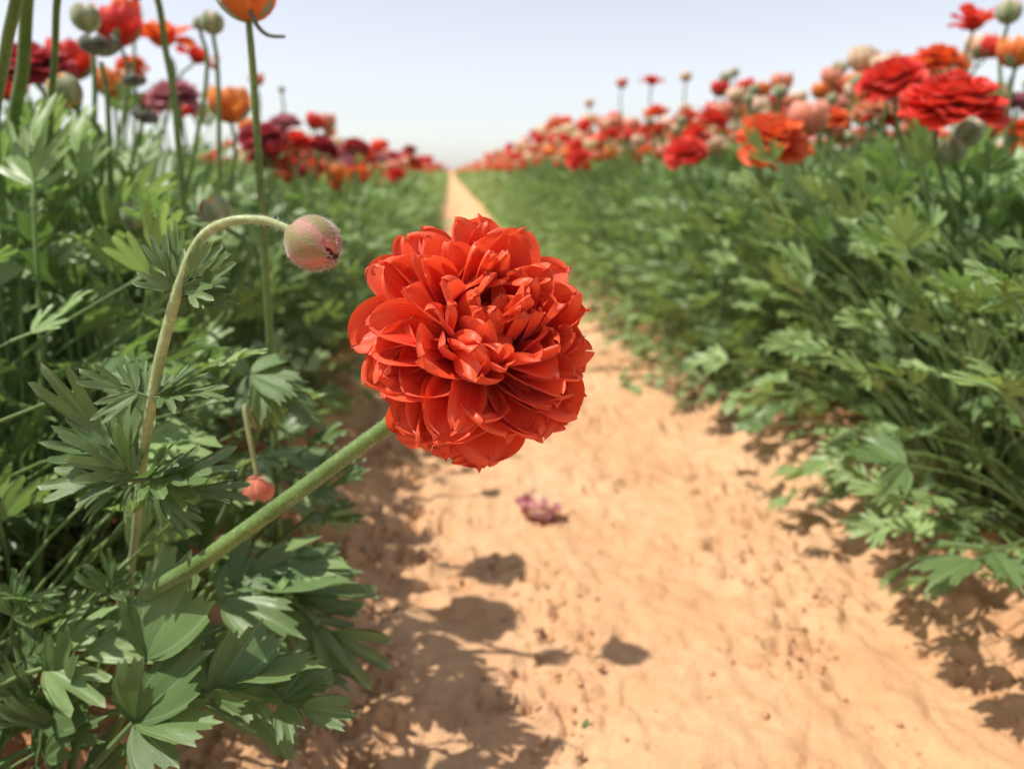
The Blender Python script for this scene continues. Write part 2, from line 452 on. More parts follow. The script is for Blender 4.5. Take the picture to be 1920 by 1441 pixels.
def whole_leaf(kind, plen, bl, a0, a1, res, g, mb=None, m=None, var=0.0, pr=0.0016):
    """petiole rising from the origin along +Z and bending towards +Y, blade at its end"""
    own = mb is None
    if own: mb = MB()
    n = 7 if res >= 1 else 4
    s = np.linspace(0, 1, n); ang = a0 + (a1 - a0) * s ** 1.5
    ds = plen / (n - 1); P = np.zeros((n, 3))
    for i in range(1, n):
        am = (ang[i] + ang[i - 1]) / 2
        P[i] = P[i - 1] + ds * np.array([0, math.sin(am), math.cos(am)])
    P[:, 0] += 0.02 * plen * np.sin(s * 5 + g.uniform(0, 6)) * s
    M4 = Matrix.Identity(4) if m is None else m
    V, Fq, uv = tube(P, [pr, pr * 0.6], 6 if res >= 1 else 3, False)
    mb.add(xf(V, M4), Fq, uv, var, 1)
    d = Vector((0, math.sin(ang[-1]), math.cos(ang[-1])))
    rot = frame_from(d, (g.normal(0, 0.25), -math.cos(ang[-1]), math.sin(ang[-1]) + 0.15))
    bm = M4 @ mat4(rot, P[-1], bl)
    for V, Fq, uv in blade(kind, res, g): mb.add(xf(V, bm), Fq, uv, var, 0)
    return mb

# ------------------------------------------------------------------ petals
def petal(L, W, b0, b1, alpha, ruffle, g, nu=9, nv=10, point=0.0, a_tip=None, tear=0.05):
    """base at origin, length along +Y, inner face +Z; b = bend angle base -> tip (towards +Z), alpha = cupping half angle"""
    v = 1 - (1 - np.linspace(0, 1, nv)) ** 1.7; u = np.linspace(-1, 1, nu); dv = np.diff(v)
    ph = b0 + (b1 - b0) * v ** 1.4
    cy = np.concatenate([[0], np.cumsum(np.cos((ph[1:] + ph[:-1]) / 2) * dv)]) * L
    cz = np.concatenate([[0], np.cumsum(np.sin((ph[1:] + ph[:-1]) / 2) * dv)]) * L
    w = 0.22 + 0.78 * sstep(0, 0.72, v)
    tipw = np.where(v > 0.55, np.sqrt(np.clip(1 - ((v - 0.55) / 0.4502) ** 2.8, 0, 1)), 1.0)
    tipw = tipw * (1 - point) + point * np.where(v > 0.5, 1 - (v - 0.5) / 0.52, 1.0)
    w = W * w * tipw
    v_ = v
    al = np.linspace(alpha * 1.15, alpha if a_tip is None else a_tip, nv)
    al = np.where(np.abs(al) < 0.05, 0.05, al)
    ua = u[None, :] * al[:, None]
    x = w[:, None] * np.sin(ua) / al[:, None]; zc = w[:, None] * (1 - np.cos(ua)) / al[:, None]
    k1, k2, p1, p2 = g.uniform(2.5, 5), g.uniform(5, 9), g.uniform(0, 6), g.uniform(0, 6)
    zc = zc + ruffle * L * (np.sin(k1 * u + p1) * 0.7 + np.sin(k2 * u + p2) * 0.4)[None, :] * (v ** 3)[:, None]
    zc = zc + ruffle * L * 0.7 * np.sin(6 * v + p2)[:, None] * (np.abs(u) ** 2 * np.sign(u))[None, :]
    # uneven tip edge
    dl = tear * L * (np.sin(k1 * u + p2) * 0.6 + np.sin(k2 * 1.6 * u + p1) * 0.35)[None, :] * (v ** 4)[:, None]
    ty, tz = np.cos(ph)[:, None], np.sin(ph)[:, None]
    Y = cy[:, None] + dl * ty - zc * tz; Z = cz[:, None] + dl * tz + zc * ty
    V = np.stack(np.broadcast_arrays(x, Y, Z), -1).reshape(-1, 3)
    uv = np.stack(np.broadcast_arrays((u[None, :] + 1) / 2, v[:, None]), -1).reshape(-1, 2)
    return V, grid_faces(nv, nu), uv

def petal_frame(th, az):
    """rotation: petal +Y leaves at polar angle th from head axis +Z at azimuth az, inner face to the axis"""
    e = Vector((math.cos(az), math.sin(az), 0)); A = Vector((0, 0, 1))
    d = A * math.cos(th) + e * math.sin(th)
    n = A * math.sin(th) - e * math.cos(th)
    return frame_from(d, n)

def bloom_petals(R, n, seed, th0=0.12, th1=1.75, nu=7, nv=7, loose=0.25, flat=0.85):
    """list of (V, F, uv) for a double bloom of radius R, axis +Z, base at origin"""
    g = np.random.default_rng(seed); out = []
    for i in range(n):
        f = (i + 0.5) / n
        th = th0 + (th1 - th0) * f ** 0.75 + g.normal(0, 0.08)
        az = i * 2.39996 + g.normal(0, 0.2)
        L = R * (0.62 + 0.45 * f) * g.uniform(0.9, 1.08); W = R * (0.22 + 0.20 * f) * g.uniform(0.85, 1.15)
        b0 = g.uniform(0.1, 0.5); b1 = g.normal(0.35 - 0.75 * f, 0.35 + loose)
        V, Fq, uv = petal(L, W, -b0 * 0.4, b1, g.uniform(0.35, 0.95), g.uniform(0.02, 0.06) * (1 + loose), g, nu, nv)
        rot = petal_frame(th, az)
        V = xf(V, mat4(rot, Vector((0, 0, R * 0.12 * (1 - f))) + rot @ Vector((0, R * 0.06, 0))))
        V[:, 2] *= flat
        out.append((V, Fq, uv))
    return out
def bud_pieces(R, n, seed, open_=0.0, wid=0.95, closed=1.0, nu=7, nv=9, lat1=2.95):
    """n overlapping patches wrapped round a ball whose base is at origin, axis +Z"""
    g = np.random.default_rng(seed); out = []
    for i in range(n):
        az = i * 2 * math.pi / n + g.normal(0, 0.06)
        v = np.linspace(0, 1, nv); u = np.linspace(-1, 1, nu)
        lat = math.pi - v * lat1 * closed * g.uniform(0.94, 1.02)   # pi = base pole
        rad = R * (1 + 0.05 * (i % 3)) * (1 + open_ * v ** 2 * g.uniform(0.3, 1.8))
        half = wid * np.sqrt(np.clip(np.sin(np.pi * (0.06 + 0.94 * v) ** 0.8), 0.02, 1)) * np.where(v > 0.8, 1 - 0.6 * (v - 0.8) / 0.2, 1)
        lon = az + u[None, :] * half[:, None]
        bulge = 1 - 0.07 * np.abs(u)[None, :] ** 2 + 0.015 * np.sin(5 * u + i)[None, :]
        rr = rad[:, None] * bulge
        x = rr * np.sin(lat)[:, None] * np.cos(lon); y = rr * np.sin(lat)[:, None] * np.sin(lon)
        z = rr * np.cos(lat)[:, None] + R + 0 * lon
        V = np.stack([x, y, z], -1).reshape(-1, 3)
        uv = np.stack(np.broadcast_arrays((u[None, :] + 1) / 2, v[:, None]), -1).reshape(-1, 2)
        out.append((V, grid_faces(nv, nu), uv))
    return out

# ------------------------------------------------------------------ ground
def gheight(x, y, detail=True):
    x = np.asarray(x, dtype=float); y = np.asarray(y, dtype=float)
    wob = 0.04 * noise2(y * 2.1, y * 0 + 3.3); wob2 = 0.04 * noise2(y * 1.9 + 40, y * 0 + 8.3)
    P = 1.75                                   # furrow pitch
    xl = -0.07 + wob; xr = 0.40 + wob2
    xm = (x - 0.165 + P / 2) % P - P / 2 + 0.165   # repeat furrows over the field
    z = 0.075 * sstep(0, 0.20, xl - xm) + 0.070 * sstep(0, 0.17, xm - xr)
    if detail:
        d = np.exp(-np.abs(y) / 12.0)
        flat = sstep(-0.02, 0.10, xm - xl) * sstep(-0.02, 0.06, xr - xm)
        z = z + d * (0.007 * fbm(x * 5, y * 4, 3) + 0.0030 * fbm(x * 34, y * 30, 3) * (1 + 2.5 * (1 - flat)))
        # broken crust: shallow sharp pits where the crust has been trodden through
        pit = fbm(x * 44 + 9, y * 36, 4); patch = sstep(-0.05, 0.45, fbm(x * 8.5 + 3, y * 6.5 + 1, 2))
        z = z - d * 0.0095 * sstep(0.33, 0.41, pit) * (0.22 + 0.9 * patch)
        z = z + d * 0.0050 * sstep(0.36, 0.46, fbm(x * 46 + 70, y * 40, 3)) * (0.2 + patch * 0.9)
        # two dragged ruts beside the far shoulder
        for x0, w, a in ((0.285, 0.016, 0.008), (0.375, 0.012, 0.006)):
            xc = x0 + 0.012 * noise2(y * 5, y * 0 + x0 * 50)
            q = np.exp(-((xm - xc) / w) ** 2); z = z - d * a * q * sstep(0.85, 0.6, y) * (0.6 + 0.5 * noise2(x * 60, y * 25)) + d * 0.003 * np.exp(-((xm - xc - 2 * w) / w) ** 2) * sstep(0.85, 0.6, y)
        z = z + d * 0.010 * (1 - flat) * np.abs(fbm(x * 24, y * 22, 3))
    return z
def ground_z(x, y):
    return float(gheight(np.array([x]), np.array([y]), False)[0])

def grade(a, b, s0, s1):
    out = [a]
    while out[-1] < b:
        t = (out[-1] - a) / (b - a); out.append(out[-1] + s0 + (s1 - s0) * t)
    return out
xs = [-3000, -800, -200, -60, -20, -8] + list(np.arange(-4, -0.62, 0.06)) + list(np.arange(-0.6, -0.34, 0.006)) + list(np.arange(-0.34, 0.58, 0.0027)) + list(np.arange(0.582, 0.86, 0.006)) + list(np.arange(0.88, 4, 0.06)) + [8, 20, 60, 200, 800, 3000]
ys = [-60, -10, -3, -1, 0.0, 0.1, 0.2, 0.28]
y = 0.32
while y < 90:
    ys.append(y); y += 0.0029 * (max(y, 0.5) / 0.5) ** 1.6
ys += [100, 150, 300, 800, 2000, 4000]
X, Y = np.meshgrid(np.array(xs), np.array(ys))
Z = gheight(X, Y)
loam = np.clip(sstep(0.03, 0.065, gheight(X, Y, False)) * 0.8 + 0.25 * fbm(X * 8, Y * 8, 2) * (np.abs(X) < 3), 0, 1)
me = mesh_from('ground', np.stack([X, Y, Z], -1).reshape(-1, 3), grid_faces(len(ys), len(xs)), M['sand'])
a = me.attributes.new('loam', 'FLOAT', 'POINT'); a.data.foreach_set('value', loam.astype(np.float32).ravel())
ground = obj('ground', me, kind='structure'); ground['label'] = 'sandy orange furrow and loam beds of the flower field'

# crumbs of crust lying on the furrow
def lump(g, r):
    ico = np.array([(0, 0, 1), (.894, 0, .447), (.276, .851, .447), (-.724, .526, .447), (-.724, -.526, .447), (.276, -.851, .447),
                    (.724, .526, -.447), (-.276, .851, -.447), (-.894, 0, -.447), (-.276, -.851, -.447), (.724, -.526, -.447), (0, 0, -1)])
    return ico * r * g.uniform(0.6, 1.25, (12, 1)) * np.array([1, 1, 0.7])
ICOF = [(0, 1, 2), (0, 2, 3), (0, 3, 4), (0, 4, 5), (0, 5, 1), (1, 6, 2), (2, 7, 3), (3, 8, 4), (4, 9, 5), (5, 10, 1),
        (6, 7, 2), (7, 8, 3), (8, 9, 4), (9, 10, 5), (10, 6, 1), (11, 7, 6), (11, 8, 7), (11, 9, 8), (11, 10, 9), (11, 6, 10)]
Vs, Fs, k = [], [], 0
g = np.random.default_rng(3)
spots = []
while len(spots) < 9000:
    x = g.uniform(-0.32, 0.55); y = 0.35 + 2.6 * g.random() ** 1.6
    dens = float(sstep(0.0, 0.5, fbm(np.array([x * 8.5 + 3]), np.array([y * 6.5 + 1]), 2))[0])
    if x < -0.04: dens = max(dens, 0.7)
    if g.random() < 0.07 + dens * 0.9: spots.append((x, y))
zz = gheight(np.array([s[0] for s in spots]), np.array([s[1] for s in spots]))
for (x, y), z in zip(spots, zz):
    r = 0.0007 + 0.0030 * g.random() ** 3.5 + (0.0025 * g.random() ** 3 if x < -0.05 else 0)
    Vs.append(lump(g, r) + np.array([x, y, z + r * 0.25])); Fs.append(np.array(ICOF) + k); k += 12
me = mesh_from('sand_crumbs', np.concatenate(Vs), np.concatenate(Fs), M['crumb'], smooth=False)
o = obj('sand_crumbs', me, kind='stuff'); tag(o, 'small crumbs of orange sand crust scattered on the furrow', 'sand')

# ------------------------------------------------------------------ leaf libraries
KINDS = ['broad', 'cut', 'fork']
LEAF_HI = {}; LEAF_LO = {}
def leaf_mat_pair(kind): return [M['leaf'] if kind == 'broad' else M['leaf_feather'], M['stem']]
for kind in KINDS:
    LEAF_HI[kind] = []
    for i in range(9):
        g = np.random.default_rng(100 + i * 7 + len(kind))
        plen = (0.055, 0.08, 0.10, 0.13, 0.16, 0.19, 0.22, 0.26, 0.30)[i]
        mb = whole_leaf(kind, plen, (g.uniform(0.062, 0.082) if kind == 'broad' else g.uniform(0.050, 0.070)), g.uniform(0.05, 0.2), g.uniform(0.7, 1.5) if i % 3 else g.uniform(-0.2, 0.6), 1, g, var=g.random())
        LEAF_HI[kind].append((plen, mb.mesh('leaf_' + kind, leaf_mat_pair(kind))))

LEAF_FINE = {}
for kind in KINDS:
    LEAF_FINE[kind] = []
    for i in range(9):
        g = np.random.default_rng(700 + i * 7 + len(kind))
        plen = (0.055, 0.08, 0.10, 0.13, 0.16, 0.19, 0.22, 0.26, 0.30)[i]
        mb = whole_leaf(kind, plen, g.uniform(0.036, 0.052), g.uniform(0.05, 0.2), g.uniform(0.5, 1.5) if i % 3 else g.uniform(-0.3, 0.5), 1, g, var=g.random(), pr=0.0011)
        LEAF_FINE[kind].append((plen, mb.mesh('leaf_fine_' + kind, leaf_mat_pair(kind))))

def plant_leaf_plan(g, n, lean=0.0, hmax=0.36, reach=1.0):
    """list of (azimuth, tilt, height class) for one plant"""
    out = []
    for i in range(n):
        f = (i + 0.5) / n
        az = i * 2.39996 + g.normal(0, 0.3)
        plen = hmax * (0.16 + 0.62 * f ** 0.8) * g.uniform(0.85, 1.1)
        tilt = (1.2 - 1.08 * f) * g.uniform(0.25, 1.1) * reach
        out.append((az, tilt, plen))
    return out
def plant_matrix(az, tilt, off=0.01):
    return Matrix.Rotation(az - math.pi / 2, 4, 'Z') @ Matrix.Translation((0, off, 0)) @ Matrix.Rotation(-tilt, 4, 'X')

# prototypes for plants farther off: all leaves of a plant joined in one part
PLANT_LO = []
for i in range(6):
    g = np.random.default_rng(300 + i); mb = MB()
    for az, tilt, plen in plant_leaf_plan(g, 150, hmax=0.41):
        kind = g.choice(KINDS, p=[0.22, 0.28, 0.50])
        whole_leaf(kind, plen, g.uniform(0.036, 0.056), 0.05, g.uniform(0.7, 1.5) if g.random() < 0.65 else g.uniform(-0.2, 0.6), 0, g, mb, plant_matrix(az, tilt), g.random(), 0.0008)
    allv = np.concatenate(mb.V); k_ = 0.32 / np.percentile(allv[:, 2], 98.5)     # common height
    mb.V = [v_ * np.array([1.02, 1.02, k_]) for v_ in mb.V]
    PLANT_LO.append(mb.mesh('foliage', [M['leaf_feather'], M['stem']]))

ROW_L = 'leafy plants in the row of the bent red flower'
ROW_R = 'leafy plants in the row across the sandy path'
n_near = n_far = 0
def plant_near(x, y, g, n=44, s=1.0, label=None, kindp=(0.2, 0.35, 0.45), group=ROW_L, skip=None, hmax=0.36, fine=0.0):
    z = ground_z(x, y)
    t = thing('ranunculus_plant', (x, y, z), label, 'plant', group)
    for az, tilt, plen in plant_leaf_plan(g, n, hmax=hmax):
        kind = g.choice(KINDS, p=kindp)
        lib = (LEAF_FINE if g.random() < fine else LEAF_HI)[kind]; k = min(range(9), key=lambda q: abs(lib[q][0] - plen))
        k = int(np.clip(k + g.integers(-1, 2), 0, 8))
        m4 = plant_matrix(az, tilt) @ Matrix.Diagonal((1, 1, 1, 1)).to_4x4()
        sc = s * float(np.clip(plen / lib[k][0], 0.8, 1.25))
        m4 = m4 @ Matrix.Scale(sc, 4) @ Matrix.Rotation(g.normal(0, 0.6), 4, 'Z')
        if skip is not None:
            w = Matrix.Translation((x, y, z)) @ m4
            me_ = lib[k][1]
            if skip(w, me_): continue
        obj('leaf', lib[k][1], t, m4)
    return t
def plant_far(x, y, g, s, label, group):
    z = ground_z(x, y)
    t = thing('ranunculus_plant', (x, y, z), label, 'plant', group)
    o = obj('foliage', PLANT_LO[int(g.integers(0, 6))], t, Matrix.Rotation(g.uniform(0, 6.28), 4, 'Z') @ Matrix.Diagonal((s, s, s * g.uniform(0.92, 1.08), 1)))
    return t

# keep the lens and the open view in front of the two sharp things clear of stray leaves
_pts = {}
SUNLIT = [(np.array(at(*q)), 0.034) for q in ((330, 1140, 0.33), (320, 1330, 0.325), (480, 1230, 0.335), (600, 1310, 0.335), (390, 500, 0.295), (400, 730, 0.305), (300, 860, 0.315))]
def in_clear_zone(w, me_):
    if me_.name not in _pts:
        co = np.empty(len(me_.vertices) * 3); me_.vertices.foreach_get('co', co); _pts[me_.name] = co.reshape(-1, 3)[::7]
    q = xf(_pts[me_.name], w) - np.array(C0)
    d = q @ np.array(F_)
    if (np.linalg.norm(q, axis=1) < 0.17).any(): return True
    f = d > 0.02; q = q[f]; d = d[f]
    px = CX + FPX * (q @ np.array(R_)) / d; py = CY - FPX * (q @ np.array(U_)) / d
    if ((d < 0.335) & (px > -60) & (px < 1980) & (py > -60) & (py < 1500)).any(): return True
    if ((d < 0.43) & (px < 330) & (py < 480)).any(): return True
    if w.translation.x > 0 and ((py > 1190) & (px < 1930)).any(): return True
    if ((d < 0.75) & (px > 330) & (py < 330) & (px < 845)).any(): return True
    if w.translation.x < 0:
        P = xf(_pts[me_.name], w)
        for c_, rad in SUNLIT:
            rel = P - c_; t = rel @ np.array(TO_SUN)
            if ((t > 0.02) & (np.linalg.norm(rel - t[:, None] * np.array(TO_SUN), axis=1) < rad)).any(): return True
    if w.translation.x < 0:      # trodden furrow: nothing reaches far enough over it to shade its middle
        P = xf(_pts[me_.name], w); t = P[:, 2] / TO_SUN.z
        sx = P[:, 0] - TO_SUN.x * t; sy = P[:, 1] - TO_SUN.y * t
        if (sx > np.interp(sy, [0.40, 0.5, 0.6, 0.8, 1.2], [0.07, 0.05, 0.0, -0.03, -0.03])).any(): return True
    return bool(((px > 700) & (d < 0.62) & (py > 300) & (py < 1460) & (px < 1400)).any())

# ------------------------------------------------------------------ rows of plants
g = np.random.default_rng(42)
PL_L = ('green plant at the path edge in the row of the bent red flower', 'taller green plant behind the edge plants in the row of the bent red flower')
PL_R = ('light green plant spilling over the path edge across from the bent red flower', 'inner green plant behind the edge plants in the row across the sandy path')
# row on the flower's side
for ci, x0 in enumerate((-0.265, -0.41, -0.56, -0.72)):
    y = 0.30 + 0.05 * (ci % 2)
    while y < 4.6:
        x = x0 + g.normal(0, 0.02)
        near = y < 1.05 and ci < 3
        if ci >= 2 and y > 2.5: break
        if near:
            plant_near(x, y, g, 95 if y < 0.8 else 90, 1.0, PL_L[ci > 0], group=ROW_L + (', inner' if ci else ', edge'), skip=in_clear_zone, hmax=(0.45 if ci > 0 else 0.385), fine=0.35)
        else:
            plant_far(x + (0.02 if ci == 0 else 0), y, g, g.uniform(1.0, 1.12) if y < 1.35 and ci > 0 else g.uniform(0.78, 0.87), PL_L[ci > 0], ROW_L + (', inner' if ci else ', edge'))
        y += 0.125 * g.uniform(0.85, 1.15) * (1.0 if ci < 2 else 1.25)
# row across the path
for ci, x0 in enumerate((0.495, 0.63, 0.78, 0.96)):
    y = 0.54 + 0.05 * (ci % 2)
    while y < 4.6:
        x = x0 + g.normal(0, 0.02) - (0.02 * min(1, max(0, y - 1.0)))
        near = y < 1.25 and ci < 2
        if ci >= 2 and y > 2.5: break
        if near:
            plant_near(x, y, g, 150, 1.0, PL_R[ci > 0], kindp=(0.25, 0.30, 0.45), group=ROW_R + (', inner' if ci else ', edge'), skip=in_clear_zone, hmax=0.43, fine=0.85)
        else:
            plant_far(x, y, g, g.uniform(0.96, 1.08), PL_R[ci > 0], ROW_R + (', inner' if ci else ', edge'))
        y += 0.125 * g.uniform(0.85, 1.15) * (1.0 if ci < 2 else 1.25)

# beds beyond: one mass of small leaves per bed
def simple_leaves(n, xa, xb, ya, yb, g, ypow=2.0, size=0.05, top=0.30):
    y = ya + (yb - ya) * g.random(n) ** ypow
    x = xa + (xb - xa) * g.random(n)
    edge = np.minimum(x - xa, xb - x)
    prof = top * (0.12 + 0.88 * sstep(-0.03, 0.22, edge + 0.03 * noise2(x * 5, y * 4))) * (1 + 0.10 * noise2(x * 4 + 9, y * 3))
    z = gheight(x, y, False) * 0.9 + prof * (1 - 0.55 * g.random(n) ** 2.2 * np.where(edge < 0.2, 1.6, 1).clip(0, 1.6))
    sc = size * g.uniform(0.7, 1.3, n) * (1 + y / 45)
    az = g.uniform(0, 6.283, n); el = g.uniform(-0.1, 1.2, n); tw = g.normal(0, 0.6, n)
    d = np.stack([np.cos(az) * np.cos(el), np.sin(az) * np.cos(el), np.sin(el)], -1)
    s = np.stack([-np.sin(az), np.cos(az), 0 * az], -1); nn = np.cross(s, d)
    s2 = s * np.cos(tw)[:, None] + nn * np.sin(tw)[:, None]
    T = np.array([(0, 0), (0.30, 0.55), (0.16, 0.72), (0.42, 1.0), (0.06, 0.82), (0, 1.12), (-0.06, 0.82), (-0.42, 1.0), (-0.16, 0.72), (-0.30, 0.55)])
    P = np.stack([x, y, np.maximum(z, 0.02)], -1)
    V = P[:, None, :] + sc[:, None, None] * (T[None, :, 0:1] * s2[:, None, :] + T[None, :, 1:2] * d[:, None, :])
    Fq = np.array([(0, 1, 2, 4), (2, 3, 4, 4), (0, 4, 5, 6), (0, 6, 8, 9), (6, 7, 8, 8)])
    tri = np.array([(0, 1, 2), (0, 2, 4), (2, 3, 4), (0, 4, 5), (0, 5, 6), (0, 6, 8), (6, 7, 8), (0, 8, 9)])
    Fa = (np.arange(n)[:, None, None] * 10 + tri[None]).reshape(-1, 3)
    uv = np.tile(np.stack([T[:, 0] + 0.5, T[:, 1] * 0.85], -1), (n, 1))
    return V.reshape(-1, 3), Fa, uv, np.repeat(g.random(n), 10)
def bed(label, *args, **kw):
    V, Fa, uv, var = simple_leaves(*args, **kw)
    o = obj('ranunculus_foliage', mesh_from('ranunculus_foliage', V, Fa, M['leaf_feather'], uv, var, smooth=False), kind='stuff')
    tag(o, label, 'foliage')
g = np.random.default_rng(77)
bed('mass of green leaves far along the row of the bent red flower', 26000, -1.30, -0.10, 4.2, 60, g, ypow=2.6)
bed('mass of green leaves far along the row across the sandy path', 26000, 0.30, 1.55, 4.2, 60, g, ypow=2.6)
bed('inner leaves of the bed of the bent red flower', 9000, -1.45, -0.60, 0.3, 4.4, g, ypow=1.0)
bed('inner leaves of the bed across the sandy path', 10000, 0.85, 1.60, 0.3, 4.4, g, ypow=1.0)
bed('leaves of the next bed beyond the row across the path', 12000, 2.0, 3.4, 0.4, 50, g, ypow=2.0)
bed('leaves of the next bed beyond the row of the bent flower', 9000, -3.1, -1.75, 0.4, 50, g, ypow=2.0)

# ------------------------------------------------------------------ flower heads
def head_petals_parts(pcs, mat, name='petal'):
    return [(name, mesh_from(name, V, Fq, mat, uv, 0.0)) for V, Fq, uv in pcs]
def joined(pcs, mat, name):
    mb = MB()
    for i, (V, Fq, uv) in enumerate(pcs): mb.add(V, Fq, uv, (i * 0.618) % 1)
    return [(name, mb.mesh(name, mat))]
HEADS = {}
def head(kind, colour, v, parts):
    key = (kind, colour, v, parts)
    if key in HEADS: return HEADS[key]
    seed = 1000 + v * 31 + len(kind)
    mk = (lambda p, m, n: head_petals_parts(p, m, n)) if parts else (lambda p, m, n: joined(p, m, n + 's' if n == 'sepal' else 'corolla'))
    G_, m = M['sepal_green'], M[colour]
    if kind == 'bloom':        # full double flower, diameter about 1 (scaled later)
        pcs = bloom_petals(0.5, 92 if parts else 64, seed, th1=1.62, nu=7 if parts else 5, nv=7 if parts else 5, flat=0.8, loose=0.1)
        out = mk(pcs, m, 'petal')
    elif kind == 'flare':      # few big petals spread wide round a tight centre
        g2 = np.random.default_rng(seed); pcs = []
        for i in range(9):
            V, Fq, uv = petal(0.55 * g2.uniform(0.85, 1.1), 0.20 * g2.uniform(0.8, 1.2), 0.2, g2.uniform(-0.6, 0.3), 0.6, 0.06, g2, 7, 8)
            pcs.append((xf(V, mat4(petal_frame(g2.uniform(0.9, 1.65), i * 2.4), (0, 0, 0.05))), Fq, uv))
        for V, Fq, uv in bud_pieces(0.2, 7, seed, 0.0, 0.8, 0.95): pcs.append((V, Fq, uv))
        out = mk(pcs, m, 'petal')
    elif kind == 'globe':      # half open: wrapped petals, sepals spread below
        pcs = bud_pieces(0.5, 9, seed, 0.10, 0.62, 0.78) + bud_pieces(0.43, 7, seed + 1, 0.08, 0.7, 0.90) + bud_pieces(0.36, 5, seed + 2, 0.05, 0.7, 0.95)
        out = mk(pcs, m, 'petal')
        sp = [(V * np.array([1, 1, 1]), Fq, uv) for V, Fq, uv in bud_pieces(0.54, 5, seed + 3, 0.02, 0.42, 0.42)]
        out = out + (head_petals_parts(sp, G_, 'sepal') if parts else joined(sp, G_, 'sepals'))
    elif kind == 'bud':        # closed green bud with a hint of colour at the tip
        sp = bud_pieces(0.5, 5, seed, 0.0, 0.78, 0.93)
        out = head_petals_parts(sp, G_, 'sepal') if parts else joined(sp, G_, 'sepals')
        out = out + joined([(V * 0.93 + np.array([0, 0, 0.04]), Fq, uv) for V, Fq, uv in bud_pieces(0.5, 5, seed + 2, 0, 0.8, 1.0)], m, 'petals')
    elif kind == 'spent':      # petals dropped, dark sepals folded down round a seed cone
        sp = [(V * np.array([1.1, 1.1, 0.62]) + np.array([0, 0, 0.19]), Fq, uv) for V, Fq, uv in bud_pieces(0.5, 6, seed, 0.10, 0.62, 0.86)]
        out = head_petals_parts(sp, M['sepal_grey'], 'sepal') if parts else joined(sp, M['sepal_grey'], 'sepals')
    HEADS[key] = out
    return out

def stem_mesh(a, b, tilt_dir, r0, r1, g, sides=8, n=6):
    a = np.array(a, dtype=float); b = np.array(b, dtype=float); t = np.array(tilt_dir, dtype=float)
    L = np.linalg.norm(b - a)
    mid1 = a + (b - a) * 0.35 + np.array([g.normal(0, 0.012), g.normal(0, 0.012), 0.02])
    mid2 = b - t * L * 0.12
    P = catmull([a, mid1, mid2, b], n)
    return tube(P, [r0, r0 * 0.95, r1], sides)

ROWTXT = {'L': 'in the row of the bent red flower', 'R': 'in the row across the sandy path'}
def flower(pos, D, kind, colour, label, g, axis=(0, 0, 1), parts=False, group=None, v=None, base=None, stem='stem', sr=0.0022, roll=None, cat=None):
    pos = Vector(pos); axis = Vector(axis).normalized()
    if base is None:
        dx = g.normal(0, 0.03); dy = g.normal(0, 0.03)
        bx = pos.x + (-0.05 if pos.x < 0.16 else 0.07) + dx; by = pos.y + dy
        if bx > 0.16: bx = max(bx, 0.50 + 0.03 * g.random())
        else: bx = min(bx, -0.16)
        base = (bx, by, ground_z(bx, by) - 0.01)
    base = Vector(base)
    v = int(g.integers(0, 4)) if v is None else v
    t = thing('ranunculus_bud' if kind in ('bud',) else 'ranunculus_seed_head' if kind == 'spent' else 'ranunculus_flower', base, label, cat or ('bud' if kind == 'bud' else 'seed head' if kind == 'spent' else 'flower'), group)
    off = 0.10 if kind in ('bloom', 'flare') else 0.5
    rot = axis.to_track_quat('Z', 'Y').to_matrix() @ Matrix.Rotation(g.uniform(0, 6.28) if roll is None else roll, 3, 'Z')
    hb = pos - axis * D * (0.5 if kind in ('globe', 'bud', 'spent') else 0.12)
    V, Fq, uv = stem_mesh(Vector((0, 0, 0)), hb - base, axis, sr * 1.15, sr * 0.85, g)
    obj('stem', mesh_from('stem', V, Fq, M[stem], uv, 0.0), t)
    hm = mat4(rot, hb - base, D)
    for nm, me_ in head(kind, colour, v, parts): obj(nm, me_, t, hm)
    return t

# ------------------------------------------------------------------ the big bent red flower
def leaf_between(parent, kind, a, b, nhint, g, res=2, wide=1.0, mat=None, curl=0.0, pet=None):
    """one leaf blade as a part from point a to point b (world), child of parent"""
    a = Vector(a); b = Vector(b); mb = MB()
    for V, Fq, uv in blade(kind, res, g):
        V = V.copy(); V[:, 2] -= curl * V[:, 1] ** 2
        mb.add(V * np.array([wide, 1, 1]), Fq, uv, float(g.random()), 0)
    if pet is not None:
        rot = frame_from(b - a, nhint); L = (b - a).length
        inv = mat4(rot, a, L).inverted()
        pts = [np.array(inv @ Vector(p)) for p in pet] + [np.zeros(3)]
        V, Fq, uv = tube(catmull(pts, 6), [0.0022 / L, 0.0013 / L], 7, False)
        mb.add(V * np.array([1, 1, 1]), Fq, uv, 0.5, 1)
    o = obj('leaf', mb.mesh('leaf', [mat or M['leaf'], M['stem']]), parent)
    o.matrix_basis = Matrix.Translation(-parent.location) @ mat4(frame_from(b - a, nhint), a, (b - a).length)
    return o

